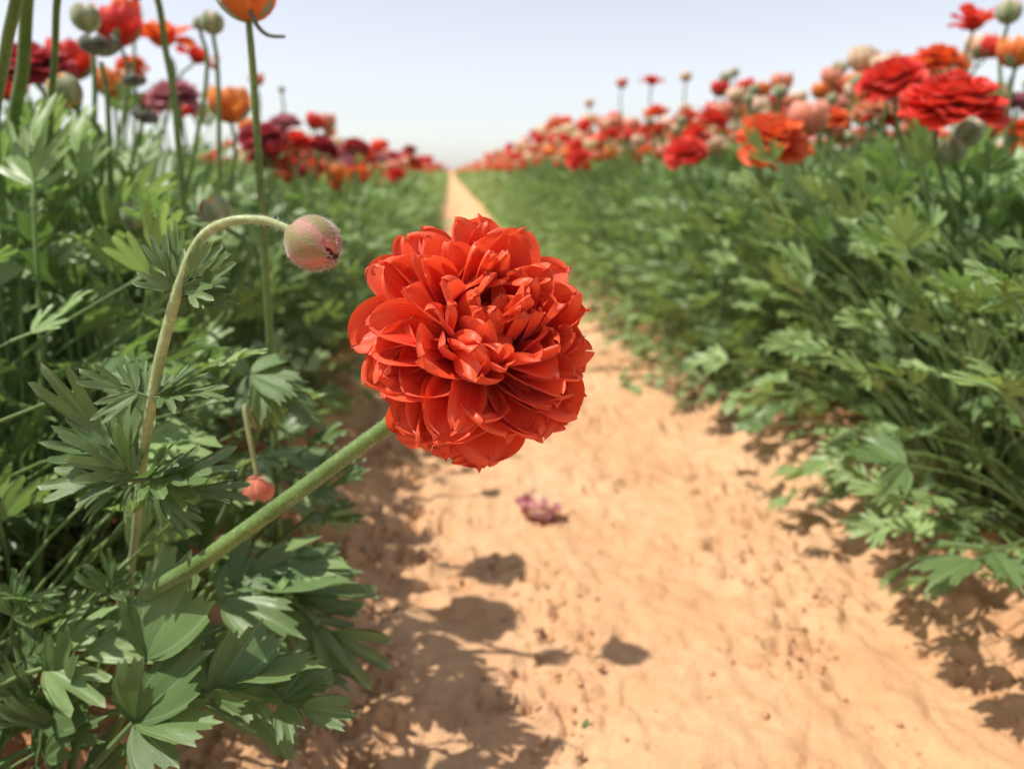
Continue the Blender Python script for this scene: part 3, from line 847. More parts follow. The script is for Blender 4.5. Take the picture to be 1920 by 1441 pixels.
HC = at(910, 626, 0.287)                      # centre of the head
HAX = (-F_ * 0.80 + R_ * 0.36 + U_ * 0.34).normalized()
HR = 0.0365
fb = on_ground(130, 1480, 0.06); fb = Vector((-0.30, 0.36, 0.05))
flower_t = thing('ranunculus_flower', fb, 'large bright red double flower leaning over the path on a thick bent stem', 'flower')
hrot = HAX.to_track_quat('Z', 'Y').to_matrix()
g = np.random.default_rng(2024)
def hero_petal(th, az, Rf, W, beta, recurve, alpha, ruf, point=0.0, basez=-0.38, tw=0.0):
    e = Vector((math.cos(az), math.sin(az), 0)); A = Vector((0, 0, 1))
    tip = (A * math.cos(th) * 0.96 + e * math.sin(th) * (1 + 0.10 * abs(math.sin(az + 0.1)))) * HR * Rf
    base = A * HR * basez + e * HR * 0.10
    d = tip - base; L = d.length * 1.06
    n = A * d.dot(e) - e * d.dot(A)
    if n.length < 1e-6: n = e * -1
    rot = frame_from(d, n) @ Matrix.Rotation(tw, 3, 'Y')
    V, Fq, uv = petal(L, W, -beta, beta - recurve, alpha, ruf, g, 15, 17, point, tear=0.045)
    m4 = Matrix.Translation(HC - fb) @ (hrot.to_4x4()) @ mat4(rot, base)
    o = obj('petal', mesh_from('petal', V, Fq, M['red'], uv, 0.0), flower_t, m4)
    return o
NP = 175
for i in range(NP):
    f = (i + 0.5) / NP
    th = 0.10 + 2.05 * f ** 0.80 + g.normal(0, 0.07)
    az = i * 2.39996 + g.normal(0, 0.16)
    Rf = (0.80 + 0.19 * min(1, f * 1.5)) * g.uniform(0.90, 1.08)
    W = HR * (0.17 + 0.215 * min(1, f * 1.8)) * g.uniform(0.72, 1.28)
    hero_petal(th, az, Rf, W, g.normal(0.28, 0.16), g.normal(-0.25 + 1.1 * min(1, f * 2.2), 0.5), g.uniform(0.35, 1.3), g.uniform(0.02, 0.06), point=0.0, tw=g.normal(0, 0.16))
# thick stem running back into the plant
sp = [HC - HAX * HR * 0.45, at(775, 760, 0.298), at(660, 846, 0.300), at(520, 950, 0.304), at(380, 1050, 0.312), at(260, 1132, 0.345), at(140, 1300, 0.40), fb]
V, Fq, uv = tube(catmull([p - fb for p in sp][::-1], 10), [0.0028, 0.0029, 0.0031, 0.0031, 0.0031, 0.0030, 0.0029, 0.0031], 16)
hstem = obj('stem', mesh_from('stem', V, Fq, M['stem'], uv, 0.0), flower_t)
def fuzz_on(path, rad, n, length, g, parent, spread=1.0):
    path = np.asarray(path); Vs = []; k = 0
    seg = g.integers(0, len(path) - 1, n); f = g.random(n)[:, None]
    P = path[seg] * (1 - f) + path[seg + 1] * f
    T = path[seg + 1] - path[seg]; T /= np.linalg.norm(T, axis=1)[:, None]
    Rn = np.cross(T, g.normal(0, 1, (n, 3))); Rn /= np.linalg.norm(Rn, axis=1)[:, None]
    return hairs(P + Rn * rad, Rn + T * 0.5 + g.normal(0, 0.25, (n, 3)), length, g)
def hairs(P, D, length, g):
    n = len(P); D = D / np.linalg.norm(D, axis=1)[:, None]
    S = np.cross(D, g.normal(0, 1, (n, 3))); S /= np.linalg.norm(S, axis=1)[:, None]
    ln = length * g.uniform(0.5, 1.2, (n, 1)); w = 0.00005
    V = np.stack([P - S * w, P + S * w, P + D * ln], 1).reshape(-1, 3)
    return V, np.arange(n * 3).reshape(-1, 3)
pth = catmull([p - fb for p in sp[:5]][::-1], 10)
V, Fa = fuzz_on(pth, 0.0030, 2600, 0.0009, g, flower_t)
o = obj('fuzz', mesh_from('fuzz', V, Fa, M['fuzz'], smooth=False), hstem, kind='stuff')

# ------------------------------------------------------------------ drooping fuzzy bud on its arched stem
g = np.random.default_rng(9)
bb = at(240, 1180, 0.44); bb.z = 0.05
bud_t = thing('ranunculus_bud', bb, 'fuzzy pink and green closed bud nodding on an arched pale stem', 'bud')
BC = at(590, 458, 0.285); BAX = (R_ * 0.83 - U_ * 0.50 - F_ * 0.22).normalized(); BR = 0.0098
bm4 = mat4(BAX.to_track_quat('Z', 'Y').to_matrix() @ Matrix.Rotation(0.5, 3, 'Z'), BC - BAX * BR - bb)
hp = []
for V, Fq, uv in bud_pieces(BR, 5, 4, 0.0, 0.95, 0.99, 13, 17):
    V = V * np.array([1, 1, 0.98])
    s_ = obj('sepal', mesh_from('sepal', V, Fq, M['sepal_pink'], uv, 0.0), bud_t, bm4); hp.append(V)
for V, Fq, uv in bud_pieces(BR * 0.90, 4, 8, 0.0, 0.9, 1.0, 9, 11):
    obj('petal', mesh_from('petal', V + np.array([0, 0, BR * 0.10]), Fq, M['salmon'], uv, 0.0), bud_t, bm4)
Q = np.concatenate(hp); Q = Q[g.integers(0, len(Q), 2600)] + g.normal(0, 0.0004, (2600, 3))
Dn = Q - np.array([0, 0, BR]); Dn /= np.linalg.norm(Dn, axis=1)[:, None]
Q = np.array([0, 0, BR]) + Dn * np.linalg.norm(Q - np.array([0, 0, BR]), axis=1)[:, None].clip(BR * 0.9, BR * 1.06)
V, Fa = hairs(Q, Dn * 0.7 + g.normal(0, 0.45, (len(Q), 3)) + np.array([0, 0, 0.45]), 0.0012, g)
obj('fuzz', mesh_from('fuzz', V, Fa, M['fuzz'], smooth=False), bud_t, bm4, kind='stuff')
bsp = [at(553, 436, 0.285), at(500, 414, 0.286), at(440, 413, 0.288), at(392, 432, 0.291), at(362, 470, 0.294), at(338, 530, 0.296), at(318, 600, 0.30), at(296, 690, 0.305), at(273, 820, 0.318), at(264, 900, 0.36), at(255, 1000, 0.40), at(245, 1120, 0.43), bb]
path = catmull([p - bb for p in bsp][::-1], 8)
V, Fq, uv = tube(path, [0.0019, 0.0020, 0.0021, 0.0021, 0.0019, 0.0017, 0.0016, 0.0015], 12)
obj('stem', mesh_from('stem', V, Fq, M['stem_pale'], uv, 0.0), bud_t)
V, Fa = fuzz_on(path[44:], 0.0019, 1500, 0.0008, g, bud_t)
obj('fuzz', mesh_from('fuzz', V, Fa, M['fuzz'], smooth=False), bud_t, kind='stuff')
TOCAM = -F_
nodeA = at(330, 558, 0.298); nodeB = at(286, 745, 0.307)
for (x2, y2, d2, kind, nh, wd) in (
        (282, 438, 0.290, 'fork', TOCAM + R_ * 0.6, 0.75), (345, 420, 0.300, 'fork', TOCAM - R_ * 0.3, 0.6), (395, 462, 0.287, 'fork', TOCAM - U_ * 0.2, 0.75),
        (455, 498, 0.292, 'fork', TOCAM + U_ * 0.6, 0.7), (448, 560, 0.300, 'fork', TOCAM + U_ * 0.9, 0.8), (300, 470, 0.312, 'fork', TOCAM, 0.7), (420, 440, 0.315, 'fork', TOCAM, 0.7)):
    leaf_between(bud_t, kind, nodeA, at(x2, y2, d2), nh, g, 2, wd * 1.45, M['leaf'])
for (x2, y2, d2, kind, nh, wd) in (
        (420, 735, 0.300, 'fork', U_ + TOCAM * 0.5, 0.8), (385, 690, 0.312, 'broad', U_ + TOCAM * 0.4, 0.6), (150, 700, 0.305, 'fork', TOCAM + U_ * 0.5, 0.8),
        (205, 690, 0.315, 'fork', TOCAM + U_ * 0.4, 0.8), (380, 790, 0.318, 'fork', U_, 0.8)):
    leaf_between(bud_t, kind, nodeB, at(x2, y2, d2), nh, g, 2, wd * 1.45, M['leaf'])
nodeC = at(262, 900, 0.325)
for (x2, y2, d2, kind, nh, wd) in (
        (80, 680, 0.318, 'fork', TOCAM + R_ * 0.5, 0.6), (115, 770, 0.315, 'fork', TOCAM + U_ * 0.5, 0.8), (60, 900, 0.315, 'fork', TOCAM + U_ * 0.8, 0.8),
        (440, 900, 0.312, 'fork', U_ * 1.0 + TOCAM * 0.7, 0.75), (470, 945, 0.320, 'fork', U_ + TOCAM * 0.6, 0.7), (330, 870, 0.310, 'fork', U_ + TOCAM * 0.7, 0.8),
        (190, 850, 0.312, 'fork', TOCAM + U_ * 0.4, 0.8), (375, 1010, 0.325, 'fork', TOCAM * 0.8 + U_, 0.6), (150, 960, 0.32, 'fork', TOCAM + U_, 0.8)):
    leaf_between(bud_t, kind, nodeC, at(x2, y2, d2), nh, g, 2, wd * 1.45, M['leaf'])

# ------------------------------------------------------------------ the broad-leaved plant at the foot of the red flower's stem
g = np.random.default_rng(31)
pb = Vector((-0.235, 0.335, 0.05))
low_t = thing('ranunculus_plant', pb, 'plant with broad glossy toothed leaves spreading below the bent stem of the red flower', 'plant')
n1 = at(272, 1235, 0.335); n2 = at(252, 1352, 0.335); n3 = at(395, 1300, 0.335)
root = at(120, 1500, 0.37)
SUNUP = (TO_SUN + TOCAM * 0.8).normalized()
for a, (x2, y2, d2), kind, nh, wd, pet in (
        (n1, (372, 1035, 0.328), 'single', TOCAM + U_ * 0.4 - R_ * 0.3, 1.0, [root, at(240, 1330, 0.35)]),
        (n1, (246, 1108, 0.335), 'single', TOCAM + R_ * 0.8, 0.6, None),
        (n1, (405, 1160, 0.335), 'single', U_ * 0.8 + TOCAM * 0.7, 0.8, None),
        (n2, (385, 1215, 0.325), 'single', SUNUP + U_ * 0.2, 0.95, [root, at(190, 1420, 0.35)]),
        (n2, (262, 1240, 0.322), 'single', TOCAM + R_ * 0.2, 0.75, None),
        (n2, (408, 1338, 0.318), 'single', U_ + TOCAM * 0.5, 0.8, None),
        (n2, (322, 1436, 0.312), 'single', TOCAM + U_ * 0.5, 0.9, None),
        (n2, (214, 1285, 0.33), 'single', TOCAM + R_ * 0.7, 0.6, None),
        (n3, (500, 1155, 0.335), 'single', TOCAM * 0.7 + R_ * 0.6 + U_ * 0.5, 0.85, [root, at(260, 1390, 0.36)]),
        (n3, (395, 1175, 0.338), 'single', TOCAM + R_ * 0.5, 0.6, None),
        (n3, (450, 1322, 0.318), 'single', TOCAM + R_ * 0.2, 0.7, None),
        (at(432, 1278, 0.338), (602, 1232, 0.332), 'single', U_ + TOCAM * 0.6, 0.9, [n3]),
        (at(505, 1312, 0.342), (672, 1345, 0.330), 'broad', U_ * 0.9 + TOCAM * 0.9, 0.95, [at(260, 1380, 0.36), n3]),
        (at(430, 1290, 0.352), (632, 1290, 0.348), 'broad', U_ * 0.9 + TOCAM * 0.6, 0.85, [n3]),
        (at(470, 1330, 0.350), (560, 1420, 0.35), 'single', U_ + TOCAM * 0.3, 0.9, None),
        (at(105, 1400, 0.36), (145, 1150, 0.352), 'broad', TOCAM + U_ * 0.4, 0.9, [root]),
        (at(70, 1360, 0.36), (10, 1235, 0.35), 'broad', TOCAM + U_ * 0.5, 0.9, [root]),
        (at(75, 1360, 0.36), (170, 1280, 0.345), 'single', TOCAM + U_ * 0.6, 0.9, None),
        (at(60, 1440, 0.36), (130, 1385, 0.345), 'broad', TOCAM + U_ * 0.6, 1.0, [root]),
        (at(160, 1480, 0.36), (235, 1385, 0.35), 'single', TOCAM + U_ * 0.6, 1.0, [root]),
        (at(30, 1250, 0.37), (110, 1180, 0.36), 'cut', TOCAM + U_ * 0.6, 0.9, [root]),
        (at(20, 1180, 0.37), (40, 1050, 0.36), 'cut', TOCAM + U_ * 0.6, 0.9, [root]),
        (at(200, 1140, 0.38), (215, 1010, 0.37), 'cut', TOCAM + U_ * 0.6, 0.9, [root]),
        (at(420, 1100, 0.40), (560, 1030, 0.41), 'broad', TOCAM + U_ * 0.9, 0.9, [at(330, 1240, 0.40)]),
        (at(400, 1110, 0.41), (690, 1120, 0.44), 'cut', TOCAM * 0.7 + U_, 0.7, [at(330, 1240, 0.40)]),
        (at(470, 1085, 0.43), (738, 1262, 0.44), 'feather', TOCAM + U_ * 0.8 + R_ * 0.3, 0.75, [at(330, 1200, 0.42), at(400, 1090, 0.43)]),
        (at(470, 1150, 0.42), (600, 1130, 0.43), 'broad', TOCAM + U_ * 0.8, 0.9, [at(330, 1240, 0.40)])):
    leaf_between(low_t, kind, a, at(x2, y2, d2), nh, g, 2, wd * 1.12, M['leaf'], pet=pet)

# the small withered bud hanging by the stem, and a thick-leaved plant behind it
g = np.random.default_rng(33)
mid_t = thing('ranunculus_plant', (-0.20, 0.50, 0.06), 'plant with rounded toothed leaves behind the nodding fuzzy bud', 'plant')
nD = at(468, 700, 0.42); rD = Vector((-0.20, 0.50, 0.06))
for (x2, y2, d2, kind, wd) in ((420, 655, 0.41, 'single', 1.1), (545, 655, 0.43, 'single', 1.1), (462, 780, 0.41, 'single', 1.0), (560, 735, 0.41, 'single', 1.1), (600, 790, 0.42, 'broad', 0.9), (530, 800, 0.43, 'single', 0.9)):
    leaf_between(mid_t, kind, nD, at(x2, y2, d2), TOCAM + U_ * 0.8, g, 2, wd, M['leaf'], pet=[rD, at(470, 850, 0.44)] if x2 == 420 else None)
for (x1, y1, x2, y2, d2, kind) in ((560, 900, 690, 860, 0.50, 'cut'), (560, 930, 700, 905, 0.48, 'broad'), (590, 960, 690, 990, 0.48, 'broad'), (560, 850, 640, 800, 0.5, 'cut'), (540, 880, 640, 930, 0.46, 'cut')):
    leaf_between(mid_t, kind, at(x1, y1, d2 + 0.02), at(x2, y2, d2), TOCAM * 0.6 + U_, g, 2, 0.9, M['leaf'], pet=[rD])
hb = at(485, 918, 0.40)
wt = flower(hb, 0.0145, 'globe', 'salmon', 'small withered pinkish orange bud hanging head down beside the thick green stem', g, axis=(0.05, 0, -1), parts=True, base=at(478, 800, 0.415), stem='stem_tan', sr=0.0012, cat='bud')

# ------------------------------------------------------------------ blooms and buds that can be picked out in the photograph
g = np.random.default_rng(55)
UP = Vector((0, 0, 1))
def pick(px, py, size_px, real, kind, colour, label, axis=None, parts=None, **kw):
    depth = real * FPX / size_px
    p = at(px, py, depth)
    ax = axis if axis is not None else UP + Vector((g.normal(0, 0.15), g.normal(0, 0.15), 0))
    flower(p, real, kind, colour, label, g, ax, parts=(size_px > 60) if parts is None else parts, **kw)
L_, R2 = -R_, R_
# far side of the path
pick(1792, 178, 190, 0.088, 'bloom', 'red2', 'widest bright red double bloom, broad and flat-topped, across the sandy path', UP + TOCAM * 0.35, v=1)
pick(1672, 140, 125, 0.078, 'bloom', 'red2', 'red double bloom tilted behind the widest red bloom across the path', UP + L_ * 0.45 + TOCAM * 0.4, v=2)
pick(1760, 105, 100, 0.070, 'bloom', 'orangered', 'orange red bloom rising just above the widest red bloom', UP + TOCAM * 0.2)
pick(1826, 45, 95, 0.070, 'flare', 'red2', 'pinkish red flower with few spread petals standing above the widest bloom', UP)
pick(1450, 250, 132, 0.074, 'bloom', 'orangered', 'large orange red ball-shaped bloom next to a half-open salmon globe', UP * 0.7 + TOCAM * 0.6, v=0)
pick(1516, 216, 70, 0.042, 'globe', 'salmon', 'half-open salmon globe touching the large orange red ball-shaped bloom', UP)
pick(1284, 278, 82, 0.068, 'bloom', 'red2', 'medium red bloom leaning towards the path amid green foliage', UP * 0.8 + L_ * 0.3 + TOCAM * 0.5)
pick(1086, 293, 52, 0.066, 'bloom', 'red2', 'round red bloom low over the path edge on the far side', UP * 0.6 + TOCAM * 0.7, parts=False)
pick(1640, 200, 80, 0.060, 'bloom', 'salmon', 'salmon red bloom half hidden under the tilted red bloom', UP)
pick(1905, 190, 80, 0.062, 'bloom', 'faded', 'faded mauve bloom beside the widest red bloom', UP)
pick(1915, 238, 70, 0.060, 'bloom', 'orangered', 'orange red bloom beneath the faded mauve bloom', UP)
pick(1912, 278, 56, 0.050, 'bloom', 'orangered', 'small ragged orange bloom lowest beneath the faded mauve bloom', UP)
pick(1893, 22, 44, 0.027, 'bud', 'salmon', 'salmon tipped closed bud highest on the far side of the path', UP)
pick(1908, 92, 62, 0.036, 'globe', 'orange', 'striped green and orange globe bud beside the pinkish red spread flower', UP)
pick(1815, 247, 52, 0.026, 'bud', 'blush', 'pale green bud leaning right below the widest red bloom', UP * 0.6 + R_ * 0.6)
pick(1783, 283, 48, 0.024, 'bud', 'blush', 'pale green round bud lowest below the widest red bloom', UP * 0.8 + L_ * 0.3)
pick(1718, 362, 30, 0.020, 'bud', 'blush', 'small whitish bud deep in the foliage below the pale green buds', UP)
pick(1345, 206, 40, 0.042, 'globe', 'red2', 'red half-open globe amid pale buds across the path', UP)
pick(1222, 154, 46, 0.062, 'flare', 'red2', 'small red spread flower standing above the pale buds against the sky', UP)
pick(1850, 338, 34, 0.030, 'flare', 'orange', 'torn orange petals caught in the foliage below the pale green buds', UP + L_ * 0.6)
pick(1465, 152, 38, 0.036, 'globe', 'salmon', 'plump salmon globe bud against the sky above the large orange red bloom', UP)
pick(1632, 105, 30, 0.030, 'globe', 'salmon', 'salmon globe bud against the sky beside the tilted red bloom', UP)
pick(1575, 128, 28, 0.028, 'bud', 'salmon', 'greenish salmon bud against the sky left of the tilted red bloom'.replace('left of', 'near'), UP)
pick(1540, 168, 34, 0.034, 'globe', 'orange', 'yellow orange globe bud above the half-open salmon globe', UP)
pick(1430, 165, 30, 0.034, 'globe', 'orange', 'narrow orange globe bud close to the plump salmon globe bud', UP)
pick(1360, 145, 22, 0.026, 'bud', 'orange', 'pair of small ochre buds against the sky, the taller one', UP)
pick(1377, 136, 17, 0.022, 'bud', 'orange', 'pair of small ochre buds against the sky, the smaller one', UP)
pick(1286, 142, 20, 0.028, 'globe', 'blush', 'lone pale round bud high against the sky near the small spread flower', UP)
pick(1166, 154, 20, 0.030, 'globe', 'salmon', 'pink round bud high against the sky beside the small spread flower', UP)
pick(1105, 192, 17, 0.030, 'globe', 'blush', 'blush round bud topping the row where it nears the horizon', UP)
# near side: red heads that rise against the sky
pick(222, 42, 78, 0.046, 'globe', 'red2', 'rosy red half-open globe behind the dark grey seed head', UP)
pick(238, 14, 48, 0.036, 'globe', 'orangered', 'coral globe peeping over the rosy red half-open globe', UP)
pick(305, 72, 118, 0.080, 'flare', 'orangered', 'wide open orange red flower with upright petals against the sky', UP + TOCAM * 0.3, v=1)
pick(368, 108, 80, 0.066, 'flare', 'red2', 'red flower with drooping petals beside the wide open orange red flower', UP + R_ * 0.6, v=2)
pick(55, 115, 150, 0.080, 'bloom', 'crimson', 'large dark crimson bloom behind the two thick upright stems', UP + TOCAM * 0.3, v=3)
pick(132, 105, 80, 0.056, 'globe', 'red2', 'bright red globe between the thick stems and the pale green bud', UP)
pick(245, 118, 62, 0.050, 'bloom', 'orangered', 'orange red bloom below the rosy red half-open globe', UP)
pick(208, 150, 60, 0.042, 'globe', 'orange', 'yellow orange tall globe bud among the green stems', UP)
pick(322, 172, 100, 0.072, 'bloom', 'faded', 'faded mauve pink bloom below the wide open orange red flower', UP + TOCAM * 0.3)
pick(360, 205, 60, 0.056, 'bloom', 'red2', 'red bloom tucked under the faded mauve pink bloom', UP)
pick(430, 190, 72, 0.044, 'globe', 'orange', 'ripe orange globe bud behind the tall slim stem', UP)
pick(490, 250, 92, 0.074, 'bloom', 'crimson', 'dark crimson double bloom beside the ripe orange globe bud', UP + TOCAM * 0.4, v=1)
pick(552, 260, 70, 0.066, 'bloom', 'red2', 'red double bloom next to the dark crimson double bloom', UP + TOCAM * 0.3)
pick(606, 268, 62, 0.060, 'bloom', 'crimson', 'deep pinkish red bloom farther along beside the red double bloom', UP + R_ * 0.4 + TOCAM * 0.2)
pick(612, 226, 34, 0.036, 'globe', 'salmon', 'peach globe bud above the deep pinkish red bloom', UP)
pick(590, 222, 26, 0.032, 'globe', 'blush', 'cream globe bud above the red double bloom', UP)
pick(632, 330, 56, 0.058, 'bloom', 'red2', 'bright red bloom set low in the foliage facing the path', UP * 0.6 + TOCAM * 0.5 + R_ * 0.4, parts=False)
pick(742, 322, 40, 0.062, 'bloom', 'red2', 'red bloom low at the path edge where the row recedes', UP + TOCAM * 0.4, parts=False)
pick(777, 304, 34, 0.060, 'bloom', 'orangered', 'orange bloom at the path edge beyond the low red bloom', UP + TOCAM * 0.4, parts=False)
pick(768, 278, 32, 0.056, 'bloom', 'crimson', 'dark red bloom topping the receding row against the sky', UP, parts=False)
pick(160, 32, 52, 0.024, 'bud', 'blush', 'pale green closed bud on a tall stem against the sky', UP, v=0)
pick(186, 84, 62, 0.027, 'spent', 'blush', 'dark grey green seed head with folded sepals on a thick stem', UP, v=0)
pick(398, 42, 42, 0.021, 'bud', 'blush', 'pale striped bud on a leafy slim stem against the sky, the larger of two', UP, v=1)
pick(375, 44, 26, 0.014, 'bud', 'blush', 'small bud tucked beside the pale striped bud', UP, v=2)
pick(120, 170, 62, 0.026, 'bud', 'orange', 'lopsided pale green bud low among the stems', UP * 0.8 + L_ * 0.4, v=3)
pick(252, 150, 38, 0.022, 'spent', 'blush', 'brownish grey seed head beside the yellow orange globe bud', UP)
pick(272, 216, 46, 0.024, 'spent', 'blush', 'dark grey seed head sunk in the foliage below the mauve bloom', UP + R_ * 0.4)
pick(255, 402, 54, 0.021, 'bud', 'blush', 'pale bud low in the foliage near the arched stem', UP + L_ * 0.2)
pick(405, 396, 58, 0.022, 'bud', 'orange', 'greenish orange bud just behind the arch of the pale stem', UP + L_ * 0.5)
pick(480, 147, 26, 0.024, 'globe', 'salmon', 'small pink bud alone against the sky beyond the tall slim stem', UP)
pick(528, 168, 13, 0.014, 'bud', 'blush', 'tiny dark bud on a thread-like stem against the sky', UP)

# orange flower cut by the top of the picture, with a shrivelled curling sepal, on a slim stem
p_ = at(462, -16, 0.46)
of_t = flower(p_, 0.030, 'globe', 'orange', 'orange flower on a tall slim stem with one shrivelled curling sepal', g, UP, parts=True, sr=0.0022, base=(p_.x - 0.012, p_.y + 0.01, 0.06), v=1)
P = catmull([at(466, 12, 0.455), at(480, 45, 0.455), at(502, 66, 0.455), at(534, 69, 0.455)], 6)
V, Fq, uv = tube(P - np.array(of_t.location), [0.0016, 0.0012, 0.0009], 6)
obj('sepal', mesh_from('sepal', V, Fq, M['sepal_grey'], uv, 0.0), of_t)
# stems that leave the picture at the top; their heads stand above it and shade the sand
def sun_back(px, py, h):
    q = on_ground(px, py); return q + TO_SUN * (h / TO_SUN.z)
for (pts, shadow, rad, D, kind, colour, lab) in (
        ([(28, 290, 0.60), (44, 120, 0.55), (54, -30, 0.51)], (905, 1165, 0.50), 0.0046, 0.060, 'bloom', 'orangered', 'thick upright green stem in front of the crimson bloom, carrying a double bloom'),
        ([(-8, 300, 0.52), (10, 100, 0.44), (34, -30, 0.385)], (1022, 1397, 0.47), 0.0033, 0.020, 'bud', 'orange', 'thick pale stem beside the dark crimson bloom carrying a small bud'),
        ([(97, 300, 0.60), (103, 100, 0.53), (112, -30, 0.47)], (1032, 1240, 0.50), 0.0024, 0.022, 'bud', 'salmon', 'slim upright stem carrying a closed bud behind the thick upright green stem'),
        ([(330, 220, 0.62), (310, 90, 0.605), (292, -10, 0.59)], (932, 1068, 0.50), 0.0028, 0.058, 'bloom', 'red2', 'straight stem crossing the wide open orange red flower, carrying a red bloom')):
    W_ = [at(*q) for q in pts] + [sun_back(*shadow)]
    b_ = Vector((W_[0].x - 0.01, W_[0].y + 0.01, 0.06))
    t = thing('ranunculus_bud' if kind == 'bud' else 'ranunculus_flower', b_, lab, 'bud' if kind == 'bud' else 'flower')
    V, Fq, uv = tube(catmull([q - b_ for q in [b_, b_ + (W_[0] - b_) * 0.5] + W_], 7), [rad, rad * 0.85], 10)
    obj('stem', mesh_from('stem', V, Fq, M['stem'], uv, 0.0), t)
    d = (UP + TO_SUN * 0.3).normalized()
    for nm, me_ in head(kind, colour, 2, True): obj(nm, me_, t, mat4(d.to_track_quat('Z', 'Y').to_matrix(), W_[-1] - b_ - d * D * 0.1, D))

# ------------------------------------------------------------------ the crowd of blooms and buds along both rows
g = np.random.default_rng(808)
DESC = {('bloom', 'red2'): 'red double bloom', ('bloom', 'orangered'): 'orange red double bloom', ('bloom', 'crimson'): 'dark crimson double bloom', ('bloom', 'faded'): 'faded mauve bloom',
        ('bloom', 'salmon'): 'salmon double bloom', ('globe', 'salmon'): 'half-open salmon globe', ('globe', 'blush'): 'half-open blush globe', ('globe', 'orange'): 'half-open orange globe',
        ('globe', 'red2'): 'half-open red globe', ('bud', 'blush'): 'small pale green bud', ('bud', 'salmon'): 'small salmon-tipped green bud', ('flare', 'red2'): 'red flower with spread petals'}
PAL_R = [(('globe', 'salmon'), 24), (('globe', 'blush'), 22), (('globe', 'orange'), 9), (('globe', 'red2'), 9), (('bud', 'blush'), 8), (('bud', 'salmon'), 6), (('bloom', 'red2'), 8), (('bloom', 'orangered'), 8), (('bloom', 'salmon'), 4), (('flare', 'red2'), 2)]
PAL_L = [(('bloom', 'red2'), 24), (('bloom', 'crimson'), 14), (('bloom', 'orangered'), 9), (('bloom', 'faded'), 5), (('globe', 'salmon'), 12), (('globe', 'blush'), 10), (('globe', 'orange'), 6), (('globe', 'red2'), 8), (('bud', 'blush'), 8)]
def project(p):
    q = p - C0; d = q.dot(F_)
    return (CX + FPX * q.dot(R_) / d, CY - FPX * q.dot(U_) / d, d)
def crowd(n, xa, xb, ya, yb, pal, side, zlo, zhi, keep):
    ks = [k for k, w in pal]; ws = np.array([w for k, w in pal], float); ws /= ws.sum()
    made = 0
    while made < n:
        y = ya + (yb - ya) * g.random() ** 1.5; x = g.uniform(xa, xb)
        kind, colour = ks[g.choice(len(ks), p=ws)]
        D = {'bloom': g.uniform(0.048, 0.074), 'globe': g.uniform(0.026, 0.042), 'bud': g.uniform(0.016, 0.024), 'flare': 0.06}[kind]
        p = Vector((x, y, g.uniform(zlo, zhi) - (0.02 if kind == 'bloom' else 0)))
        if not keep(*project(p)): continue
        flower(p, D, kind, colour, DESC[(kind, colour)] + (' on a tall stem ' if p.z > 0.44 else ' just above the leaves ') + ROWTXT[side], g, UP + Vector((g.normal(0, 0.22), g.normal(0, 0.22), 0)),
               group=DESC[(kind, colour)] + ('s on tall stems ' if p.z > 0.44 else 's low on the leaves ') + ROWTXT[side], base=(x + g.normal(0, 0.03), y + g.normal(0, 0.03), 0.06), sr=0.0016)
        made += 1
crowd(48, 0.60, 1.2, 1.15, 1.9, PAL_R, 'R', 0.43, 0.56, lambda px, py, d: px > 1380 and px < 1960 and py > 320 - 0.24 * (px - 845))
crowd(128, 0.38, 0.9, 1.0, 3.4, PAL_R, 'R', 0.40, 0.54, lambda px, py, d: px < 1700 and py > 100 and not (py < 310 - 0.27 * (px - 845) - 14))
crowd(70, -0.58, -0.16, 1.15, 3.8, PAL_L, 'L', 0.355, 0.465, lambda px, py, d: px > 440 and not (py < 310 - 0.34 * (845 - px)))

crowd(20, -1.0, -0.42, 0.75, 1.7, PAL_L, 'L', 0.43, 0.54, lambda px, py, d: px < 430 and py > 20 + 0.35 * px)
# farther blooms: one mass of small balls
def far_heads(n, xa, xb, ya, yb, zlo, zhi, g, cols, ypow=2.0):
    y = ya + (yb - ya) * g.random(n) ** ypow; x = g.uniform(xa, xb, n); z = g.uniform(zlo, zhi, n)
    r = g.uniform(0.012, 0.030, n) * (1 + y / 60)
    ico = lump(np.random.default_rng(1), 1.0)
    V = (np.stack([x, y, z], -1)[:, None, :] + r[:, None, None] * ico[None] * g.uniform(0.8, 1.2, (n, 12, 1)))
    Fa = (np.arange(n)[:, None, None] * 12 + np.array(ICOF)[None]).reshape(-1, 3)
    me_ = mesh_from('distant_flowers', V.reshape(-1, 3), Fa, [M[c] for c in cols], np.tile(np.full((12, 2), 0.5), (n, 1)), np.repeat(g.random(n), 12))
    mi = np.repeat(g.integers(0, len(cols), n), 20).astype(np.int32); me_.polygons.foreach_set('material_index', mi)
    return me_
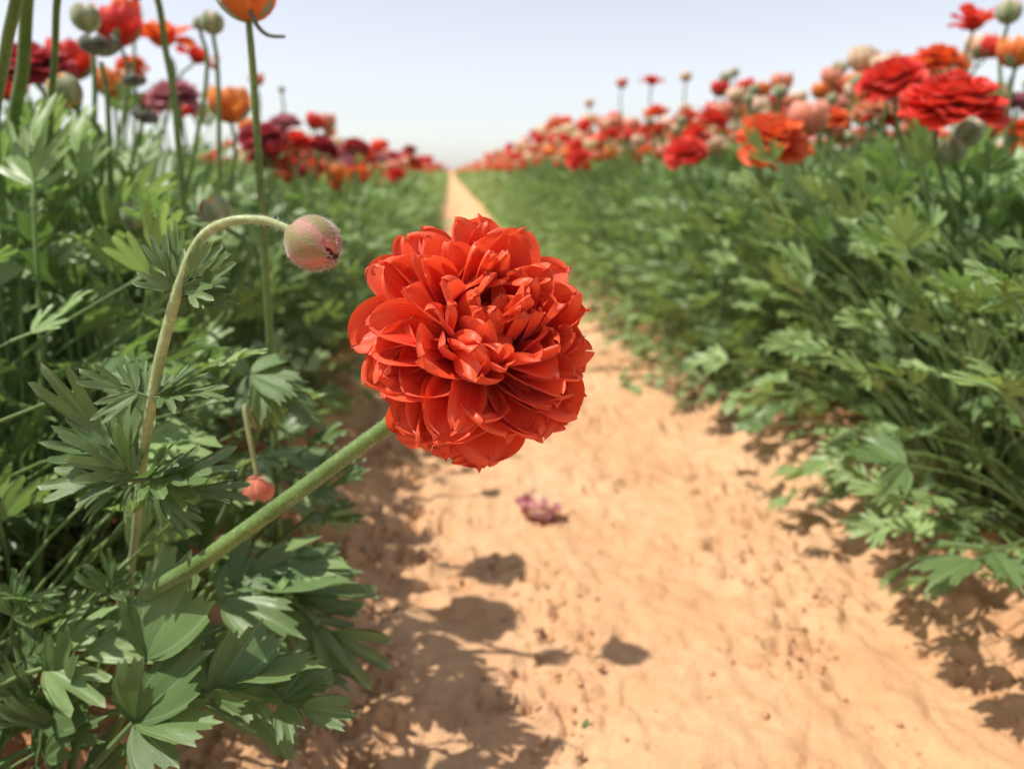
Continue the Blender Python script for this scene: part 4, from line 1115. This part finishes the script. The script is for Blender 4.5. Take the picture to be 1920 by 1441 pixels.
for lab, args in (
        ('distant red and pink blooms dotting the row across the path', (2200, 0.34, 1.5, 5.0, 70, 0.37, 0.49, g, ['salmon', 'blush', 'red2', 'orangered', 'orange', 'salmon'], 1.9)),
        ('distant red blooms dotting the row of the bent flower', (1200, -1.3, -0.14, 5.0, 70, 0.37, 0.46, g, ['red2', 'crimson', 'salmon', 'orangered', 'blush', 'red2'], 1.9)),
        ('many small pink and salmon heads along the middle of the row across the path', (950, 0.34, 1.0, 2.3, 9.0, 0.39, 0.525, g, ['salmon', 'blush', 'red2', 'orangered', 'orange', 'blush', 'salmon'], 1.3)),
        ('many small red heads along the middle of the bent flower row', (420, -0.8, -0.18, 2.6, 9.0, 0.36, 0.45, g, ['red2', 'crimson', 'salmon', 'orangered', 'blush'], 1.3)),
        ('blooms of the inner bed behind the row across the path', (420, 1.2, 1.6, 0.8, 5.0, 0.38, 0.48, g, ['salmon', 'blush', 'red2', 'orangered'], 1.0)),
        ('blooms of the next bed beyond the row across the path', (700, 2.0, 3.4, 1.0, 60, 0.38, 0.47, g, ['salmon', 'blush', 'red2', 'orangered'], 1.8)),
        ('blooms of the next bed beyond the bent flower row', (600, -3.1, -1.75, 1.0, 60, 0.38, 0.46, g, ['red2', 'crimson', 'salmon', 'orangered'], 1.8)),
        ('hazy far end of the flower field under the horizon', (2500, -60, 60, 70, 300, 0.30, 0.50, g, ['salmon', 'red2', 'orangered', 'blush'], 1.0))):
    me_ = far_heads(*args)
    if 'hazy' in lab:
        co = np.empty(len(me_.vertices) * 3, dtype=np.float32)
    o = obj('distant_flowers', me_, kind='stuff'); tag(o, lab, 'flowers')

# ------------------------------------------------------------------ small things lying on the sand
g = np.random.default_rng(66)
q = on_ground(1010, 968); q.z = ground_z(q.x, q.y)
dt = thing('fallen_bloom', q, 'dried purplish pink fallen bloom lying flat on the sandy path', 'flower')
for i in range(16):
    V, Fq, uv = petal(0.025 * g.uniform(0.7, 1.1), 0.008, 0.1, g.uniform(-0.4, 0.9), 0.9, 0.10, g, 7, 8)
    obj('petal', mesh_from('petal', V, Fq, M['faded' if i % 3 else 'blush'], uv, 0.0), dt, mat4(petal_frame(g.uniform(1.2, 1.55), i * 2.4), (g.normal(0, 0.005), g.normal(0, 0.005), 0.005)))
def litter(px, py, L, colour, label, name, cat):
    q = on_ground(px, py); q.z = float(gheight(np.array([q.x]), np.array([q.y]))[0]) + 0.0015
    V, Fq, uv = petal(L, L * 0.32, 0.2, -0.2, 0.5, 0.06, g, 7, 8)
    o = obj(name, mesh_from(name, V, Fq, M[colour], uv, 0.0), None, mat4(Matrix.Rotation(g.uniform(0, 6), 3, 'Z') @ Matrix.Rotation(0.15, 3, 'X'), q))
    tag(o, label, cat)
litter(1090, 1360, 0.010, 'leaf', 'tiny green leaf scrap lying on the sandy path', 'leaf_scrap', 'leaf')
litter(640, 905, 0.020, 'orange', 'fallen orange petal on the loam under the row of the bent flower', 'fallen_petal', 'petal')
litter(600, 940, 0.018, 'orangered', 'fallen orange red petal beside the fallen orange petal', 'fallen_petal', 'petal')
print('objects', len(bpy.data.objects))
